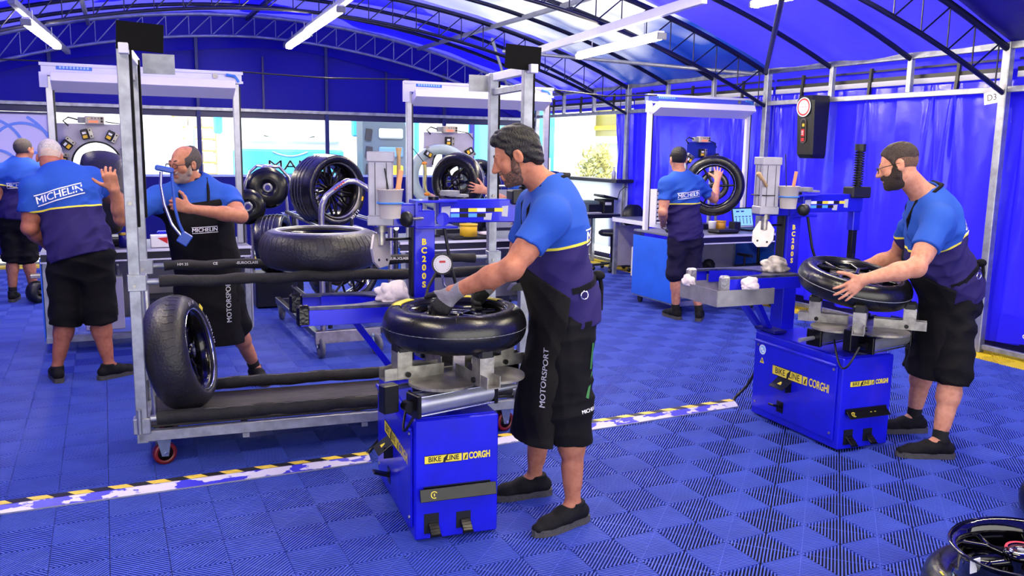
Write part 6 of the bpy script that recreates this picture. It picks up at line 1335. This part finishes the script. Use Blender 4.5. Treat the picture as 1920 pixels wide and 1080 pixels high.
        me_ = so.data; bt = BVHTree.FromPolygons([v.co for v in me_.vertices], [tuple(p_.vertices) for p_ in me_.polygons]); zc_ = Vector(zc-V3(base)); p2_ = []
        for p_ in pts:
            dv = (p_-zc_).normalized(); hit = bt.ray_cast(zc_+dv*.6, -dv); p2_.append(hit[0]+dv*.004 if hit[0] is not None else p_)
        pr = []
        for i in range(len(p2_)-1): pr.append((p2_[i], p2_[i+1]))
        for a_, c_ in pr:
            dv = ((a_+c_)/2-zc_); dv.z = 0; dv.normalize(); uu = Vector(ax)*.014; mb.add([a_-uu, c_-uu, c_+uu, a_+uu, a_-uu-dv*.01, c_-uu-dv*.01, c_+uu-dv*.01, a_+uu-dv*.01], [(0, 1, 2, 3), (0, 1, 5, 4), (3, 2, 6, 7)])
        mb.build('waist_strap', APRONB, t)
        kp = p2_[len(p2_)//2]; kd = (kp-zc_).normalized(); MB().sph(kp+kd*.012, (.035, .028, .024), 12).build('strap_knot', APRONB, t)
        MB().tube([kp+kd*.02, kp+kd*.03-Vector((0, 0, .06)), kp+kd*.025+Vector(latp)*.02-Vector((0, 0, .16))], .010, 6).build('strap_end', APRONB, t)
        mb = MB(); mb.tube([Vector(q_-V3(base)) for q_ in (C+latp*.075+frp*.14, C+(N-C)*.6+latp*.09+frp*.125, N+latp*.092+frp*.055+ax*.030, N+latp*.072-frp*.045+ax*.052, N-frp*.088+ax*.050, N-latp*.072-frp*.045+ax*.052, N-latp*.092+frp*.055+ax*.030, C+(N-C)*.6-latp*.09+frp*.125, C-latp*.075+frp*.14)], .010, 6); mb.build('neck_strap', APRONB, t)
        if apron.get('ring') is not None:
            MB().tube([tuple(Vector(V3(apron['ring'])-V3(base))+Vector(apron['rx'])*.018*math.cos(a)+Vector((0, 0, .018*math.sin(a)))) for a in [2*math.pi*i/12 for i in range(12)]], .004, 5, closed=True).build('strap_ring', CHROME, t)
    return t
def project_text(parent, target, body, size, origin, right, up, base, mat, name='printed_lettering', off=.004, lines=True, depth=.35, **kw):
    """flat print laid on the cloth: every point of the letters is dropped onto the cloth surface"""
    me = target.data; bt = BVHTree.FromPolygons([v.co for v in me.vertices], [tuple(p.vertices) for p in me.polygons]); r, u = Vector(right).normalized(), Vector(up).normalized(); n = r.cross(u).normalized(); u = n.cross(r); o = Vector(origin)-Vector(base)
    mb = MB(); text_into(mb, body, size, Matrix.Identity(4), **kw)
    if lines:
        xs = [v[0] for v in mb.v]; x0, x1 = min(xs), max(xs); hh = size*.52
        for y in (-hh, hh):
            for i in range(10): a, b_ = x0+(x1-x0)*i/10, x0+(x1-x0)*(i+1)/10; mb.add([(a, y-.05*size, 0), (b_, y-.05*size, 0), (b_, y+.05*size, 0), (a, y+.05*size, 0)], [(0, 1, 2, 3)])
    last = None; out = []
    for v in mb.v:
        p = o+r*v[0]+u*v[1]; hit = bt.ray_cast(p+n*depth, -n); q = hit[0] if hit[0] is not None else None
        out.append((q+n*off) if q is not None else (p if last is None else last)); last = out[-1]
    mb.v = [tuple(x) for x in out]; return mb.build(name, mat, parent)
def child(t, n): return [o for o in bpy.data.objects if o.parent == t and o.name.split('.')[0] == n][0]

# ---- the man at the front tyre changer
b0 = (1.86, 3.44, 0)
p1 = person('person', 'dark-haired bearded man in grey gloves and black apron working at the front tyre changer', b0,
  dict(P=(1.90, 3.44, 1.0), N=(1.80, 3.43, 1.530), H=(1.628, 3.435, 1.672), SL=(1.70, 3.24, 1.425), SR=(1.815, 3.62, 1.44), EL=(1.505, 3.20, 1.215), WL=(1.318, 3.40, 1.092), ER=(1.78, 3.74, 1.165), WR=(1.585, 3.62, 1.072), KL=(1.845, 3.29, .54), KR=(1.86, 3.60, .52), AL=(1.868, 3.27, .095), AR=(1.855, 3.64, .095)),
  (-.95, .30, 0), (-.86, .38, -.38), SK1, lid=.003, h=.0048, h2=.0055, build=1.06, belly=.35, hem=.40, hair='full', hair_m=HAIRB, beard=(BEARD, .0025), feet=[(-1, -.22), (-1, .12)], gloves='LR', seed=11,
  hands=(dict(d=(-.55, .18, -.80), n=(.55, .70, -.35), t=(-.6, .6, .3), kw=dict(curl=34, spread=.6)), dict(d=(-.75, -.15, -.65), n=(.2, -.75, -.5), t=(-.5, -.4, .6), kw=dict(curl=42, spread=.5))),
  apron=dict(bottom=.385, side=.03, top=.60, slope=.10, bib=1, ring=(1.875, 3.235, 1.075), rx=(1, 0, 0), fwd=.04), shirt_hem=V3(1.90, 3.44, .925), torso_band=.53, socks=0, up=(.1, 0, 1))
# ---- the man at the right tyre changer
b0 = (4.42, 3.42, 0)
p2 = person('person', 'bearded man with spectacles in black apron lowering a tyre onto the right tyre changer', b0,
  dict(P=(4.47, 3.42, .945), N=(4.185, 3.42, 1.475), H=(3.975, 3.455, 1.645), SL=(4.10, 3.265, 1.355), SR=(4.33, 3.58, 1.37), EL=(3.885, 3.205, 1.115), WL=(3.640, 3.33, 1.045), ER=(4.42, 3.80, 1.08), WR=(4.25, 3.97, .985), KL=(4.33, 3.27, .50), KR=(4.50, 3.60, .49), AL=(4.235, 3.235, .095), AR=(4.485, 3.62, .095)),
  (-.70, .71, 0), (-.68, .68, -.28), SK2, lid=.005, h=.0055, h2=.006, build=1.10, belly=.5, hem=.42, hair='short', hair_m=HAIRN, fade_m=M('brown_fade', '6e5040', .8, 0, .4, 140, .3, 300, col2='4a3428'), beard=(BEARDN, .008), glasses=True, feet=[(-.82, .45), (-.9, .35)], seed=23,
  hands=(dict(d=(-.80, .18, -.56), n=(.1, 1, .1), t=(-.35, .1, .9), kw=dict(curl=11, spread=1.3, thumb_out=.95)), dict(d=(-.75, .1, -.2), n=(-.2, -1, -.1), t=(0, 0, 1), kw=dict(curl=20))),
  apron=dict(bottom=.43, side=-.01, top=.64, slope=.12, bib=1, m=APRONB, ring=(4.40, 3.215, 1.045), rx=(1, 0, 0), fwd=.0), shirt_hem=V3(4.50, 3.42, .90), torso_band=.55, socks=.13, up=(.15, 0, 1))
# ---- bald man with spectacles behind the rack
b0 = (.57, 6.15, 0)
p3 = person('person', 'balding man with dark spectacles and black apron standing behind the trolley holding a blue clamp', b0,
  dict(P=(.60, 6.18, .93), N=(.533, 6.18, 1.435), H=(.480, 6.11, 1.568), SL=(.745, 6.16, 1.345), SR=(.315, 6.16, 1.345), EL=(.80, 5.95, 1.235), WL=(.475, 5.83, 1.295), ER=(.085, 5.93, 1.235), WR=(.045, 5.84, 1.420), KL=(.77, 6.20, .47), KR=(.46, 6.20, .48), AL=(.925, 6.35, .095), AR=(.36, 6.2, .095)),
  (-.12, -1, 0), (-.80, -.55, -.10), SK3, h=.0065, build=1.06, belly=.3, hem=.40, hair='balding', hair_m=HAIRS, beard=(BEARDG, .0025), glasses=True, feet=[(.2, -1), (-.2, -1)], seed=31,
  hands=(dict(d=(-.9, .0, .35), n=(.1, .95, -.1), t=(.2, .2, 1), kw=dict(curl=58, spread=.4, thumb_out=.9, thumb_curl=25)), dict(d=(-.25, -.1, .95), n=(.35, .85, 0), t=(-.9, .1, .3), kw=dict(curl=38, spread=.8, thumb_out=1.0))),
  apron=dict(bottom=.34, side=.01, top=.78, m=APRONB, fwd=.03, depth=.62), shirt_hem=V3(.60, 6.18, .88), torso_band=.42, socks=.13)
# ---- older man bending at the left workstation, back to us
b0 = (-.2, 6.85, 0)
p4 = person('person', 'white-haired man bending over the left workstation, seen from behind', b0,
  dict(P=(-.19, 6.85, .955), N=(-.30, 7.00, 1.475), H=(-.352, 7.10, 1.585), SL=(-.455, 6.93, 1.375), SR=(-.095, 7.02, 1.435), EL=(-.50, 6.92, 1.10), WL=(-.40, 7.12, .94), ER=(.045, 7.22, 1.295), WR=(.10, 7.50, 1.25), KL=(-.30, 6.87, .49), KR=(-.09, 6.84, .49), AL=(-.385, 6.85, .095), AR=(-.045, 6.79, .095)),
  (.15, 1, 0), (.10, .86, -.45), SK4, h=.0065, build=1.18, belly=.2, hem=.40, hair='short', hair_m=HAIRG, fade_m=M('white_stubble_hair', 'cbb5a6', .8, 0, .2, 90), feet=[(-.15, 1), (.75, .45)], seed=41,
  hands=(dict(d=(.3, .8, -.3), n=(.6, -.2, 0), t=(0, .3, 1), kw=dict(curl=25)), dict(d=(.2, 1, .1), n=(-.6, .2, -.3), t=(0, 0, 1), kw=dict(curl=25))), shirt_hem=V3(-.19, 6.85, .875), torso_band=.50, socks=0)
# ---- far left man
b0 = (-.9, 10.55, 0)
p5 = person('person', 'man with shaved grey hair standing with his back to us at the far left', b0,
  dict(P=(-.85, 10.55, .93), N=(-.80, 10.56, 1.475), H=(-.765, 10.58, 1.61), SL=(-.985, 10.55, 1.38), SR=(-.625, 10.55, 1.39), EL=(-1.05, 10.52, 1.12), WL=(-.98, 10.75, .98), ER=(-.60, 10.60, 1.13), WR=(-.66, 10.82, .99), KL=(-.94, 10.57, .49), KR=(-.80, 10.57, .49), AL=(-.965, 10.55, .095), AR=(-.76, 10.56, .095)),
  (.2, 1, 0), (.62, .78, -.05), SK3, h=.009, build=1.05, hem=.42, hair='buzz', hair_m=HAIRS, feet=[(.1, 1), (.3, 1)], seed=51, lace=False,
  hands=(dict(d=(.3, .8, -.3), n=(.6, -.2, 0), t=(0, .3, 1), kw=dict(curl=25)), dict(d=(.2, .9, -.3), n=(-.6, .2, 0), t=(0, 0, 1), kw=dict(curl=25))), shirt_hem=V3(-.85, 10.55, .88), torso_band=.52)
# ---- young man at the right workstation, back to us
b0 = (5.29, 7.15, 0)
p6 = person('person', 'young man in navy shorts holding a tyre up at the right workstation, seen from behind', b0,
  dict(P=(5.285, 7.13, .915), N=(5.205, 7.15, 1.475), H=(5.185, 7.17, 1.625), SL=(5.035, 7.14, 1.385), SR=(5.395, 7.14, 1.395), EL=(4.965, 7.08, 1.115), WL=(5.13, 7.30, .975), ER=(5.66, 7.18, 1.235), WR=(5.835, 7.36, 1.42), KL=(5.215, 7.17, .48), KR=(5.395, 7.12, .48), AL=(5.275, 7.22, .095), AR=(5.455, 7.06, .095)),
  (.22, 1, 0), (.35, .93, -.08), SK2, h=.0072, build=.96, hem=.44, hair='short', hair_m=HAIRB, fade_m=HAIRB, feet=[(.05, 1), (.65, .75)], seed=61, short_m=SHORTN, lace=False,
  hands=(dict(d=(.5, .8, -.1), n=(.1, -.2, -1), t=(.3, 0, .9), kw=dict(curl=25)), dict(d=(.35, .35, .86), n=(.55, .75, -.3), t=(-.85, .5, .1), kw=dict(curl=12, spread=1.4))), shirt_hem=V3(5.285, 7.13, .835), torso_band=.50)
# ---- colleague hidden behind the front man, only his hand shows at the middle workstation
b0 = (3.55, 7.25, 0)
p7 = person('person', 'worker mostly hidden behind the front man, one hand on the middle workstation tyre', b0,
  dict(P=(3.60, 7.2, .93), N=(3.60, 7.24, 1.47), H=(3.58, 7.30, 1.60), SL=(3.43, 7.2, 1.38), SR=(3.77, 7.24, 1.38), EL=(3.40, 7.3, 1.2), WL=(3.235, 7.50, 1.315), ER=(3.80, 7.30, 1.12), WR=(3.62, 7.50, 1.05), KL=(3.52, 7.2, .49), KR=(3.69, 7.2, .49), AL=(3.51, 7.2, .095), AR=(3.70, 7.2, .095)),
  (-.3, 1, 0), (-.45, .88, -.1), SK2, h=.0085, build=.95, hem=.44, hair='short', hair_m=HAIRN, feet=[(-.3, 1), (-.1, 1)], seed=71, lace=False,
  hands=(dict(d=(-.92, .25, .2), n=(.2, .95, 0), t=(0, 0, 1), kw=dict(curl=14, spread=1.1)), dict(d=(-.3, .9, -.2), n=(-.6, .2, 0), t=(0, 0, 1), kw=dict(curl=25))), shirt_hem=V3(3.60, 7.2, .88), torso_band=.52)
# ---- print on the clothes
def back_print(p, b, c, w, up, face_n, size, mat=WHT, **kw):
    project_text(p, child(p, 'polo_shirt'), 'MICHELIN', size, c, np.cross(V3(up), V3(face_n)), up, b, mat, bold=size*.010, shear=.15, **kw)
back_print(p4, (-.2, 6.85, 0), (-.30, 6.78, 1.345), .3, (-.30, .2, 1), (-.10, -1, .3), .070)
back_print(p6, (5.29, 7.15, 0), (5.225, 7.0, 1.285), .3, (-.12, .05, 1), (-.3, -1, .1), .056)
back_print(p5, (-.9, 10.55, 0), (-.83, 10.4, 1.245), .3, (-.08, 0, 1), (-.15, -1, .1), .052)
back_print(p1, (1.86, 3.44, 0), (1.955, 3.38, 1.33), .3, (-.18, .05, 1), (.90, -.42, .15), .062)
back_print(p2, (4.42, 3.42, 0), (4.37, 3.36, 1.30), .3, (-.40, .25, 1), (.70, -.71, .45), .060)
ap = child(p3, 'apron'); project_text(p3, ap, 'MICHELIN', .036, (.575, 6.0, 1.145), (1, .05, .05), (0, 0, 1), (.57, 6.15, 0), WHT, bold=.0004, shear=.15)
project_text(p3, ap, 'MOTORSPORT', .046, (.715, 6.0, .655), (.0, 0, 1), (-1, .1, 0), (.57, 6.15, 0), M('pale_print', 'c4c4c8', .5), lines=False, bold=.0003)
ap1 = child(p1, 'apron'); project_text(p1, ap1, 'MOTORSPORT', .040, (1.72, 3.3, .70), (.0, 0, 1), (-.65, .75, 0), (1.86, 3.44, 0), MATS['pale_print'], lines=False, bold=.0003)
s1_ = child(p1, 'shorts'); project_text(p1, s1_, 'MICHELIN', .022, (1.90, 3.2, .565), (1, 0, .12), (-.1, 0, 1), (1.86, 3.44, 0), WHT, bold=.0004, lines=False)
project_text(p1, s1_, 'l', .17, (1.925, 3.2, .79), (1, 0, -.12), (.05, 0, 1), (1.86, 3.44, 0), M('green_trim', '2c6f36', .7), lines=False, bold=.0005, name='green_trim'); project_text(p1, s1_, 'l', .17, (1.905, 3.2, .665), (1, 0, -.5), (.45, 0, 1), (1.86, 3.44, 0), MATS['green_trim'], lines=False, bold=.0005, name='green_trim')
s2_ = child(p2, 'shorts'); project_text(p2, s2_, 'l', .06, (4.48, 3.2, .915), (1, .3, 0), (0, 0, 1), (4.42, 3.42, 0), M('blue_tag', '2a5fd8', .5), lines=False, bold=.012, name='blue_tag')
project_text(p2, s2_, 'l', .06, (4.505, 3.2, .665), (1, .3, -.5), (-.4, 0, 1), (4.42, 3.42, 0), MATS['green_trim'], lines=False, bold=.0005, name='green_trim')
# blue clamp held by the man behind the rack
t = thing('hose_clamp_tool', 'blue and chrome clamp tool held upright by the balding man', 'tool', (.315, 5.79, 1.15))
MB().tube([(.0, 0, .38), (-.005, 0, .30), (.01, 0, .18), (.05, .0, .05), (.10, 0, -.02)], .010, 8).build('chrome_leg', CHROME, t); MB().tube([(.06, 0, .38), (.065, 0, .28), (.07, 0, .16), (.09, 0, .06), (.12, .0, -.02)], .009, 8).build('blue_leg', M('blue_tool', '2b52b8', .35), t); MB().box((.02, 0, .395), (.11, .03, .035), rot(0, 12, 0), b=.008).build('blue_handle', MATS['blue_tool'], t); MB().box((.12, 0, -.04), (.07, .025, .08), rot(0, 35, 0), b=.006).build('blue_jaw', MATS['blue_tool'], t)
# pressure gauge standing by the front machine
t = thing('pressure_gauge', 'round white pressure gauge with black rim beside the front tyre changer column', 'gauge', (1.475, 3.94, .98)); gm = frame((0, 0, .16), (-.3, -1, .1)); MB().cyl(gm @ Vector((0, 0, -.02)), gm @ Vector((0, 0, .012)), .052, n=28).build('case', BLACKP, t); MB().cyl(gm @ Vector((0, 0, .012)), gm @ Vector((0, 0, .014)), .044, n=28).build('dial', WHITEP, t)
gf = gm @ Matrix.Translation((0, 0, .0145)); dm = MB()
for i in range(20): a = R(-50+280*i/19); dm.box((.037*math.cos(a), .037*math.sin(a), 0), (.006, .0016, .0006), gf @ Matrix.Translation((0, 0, 0)))
dm.build('dial_ticks', BLK, t, kind='stuff'); MB().box((0, .012, 0), (.03, .010, .0006), gf).build('dial_mark', RED, t); MB().tube([(0, 0, .11), (.01, 0, .06), (.05, -.02, .0), (.09, -.06, -.06)], .007, 7).build('gauge_stem', CHROME, t); MB().tube([(-.03, 0, .12), (-.08, -.02, .05), (-.12, -.08, -.02), (-.13, -.16, -.05)], .008, 7).build('gauge_hose', BLACKP, t)
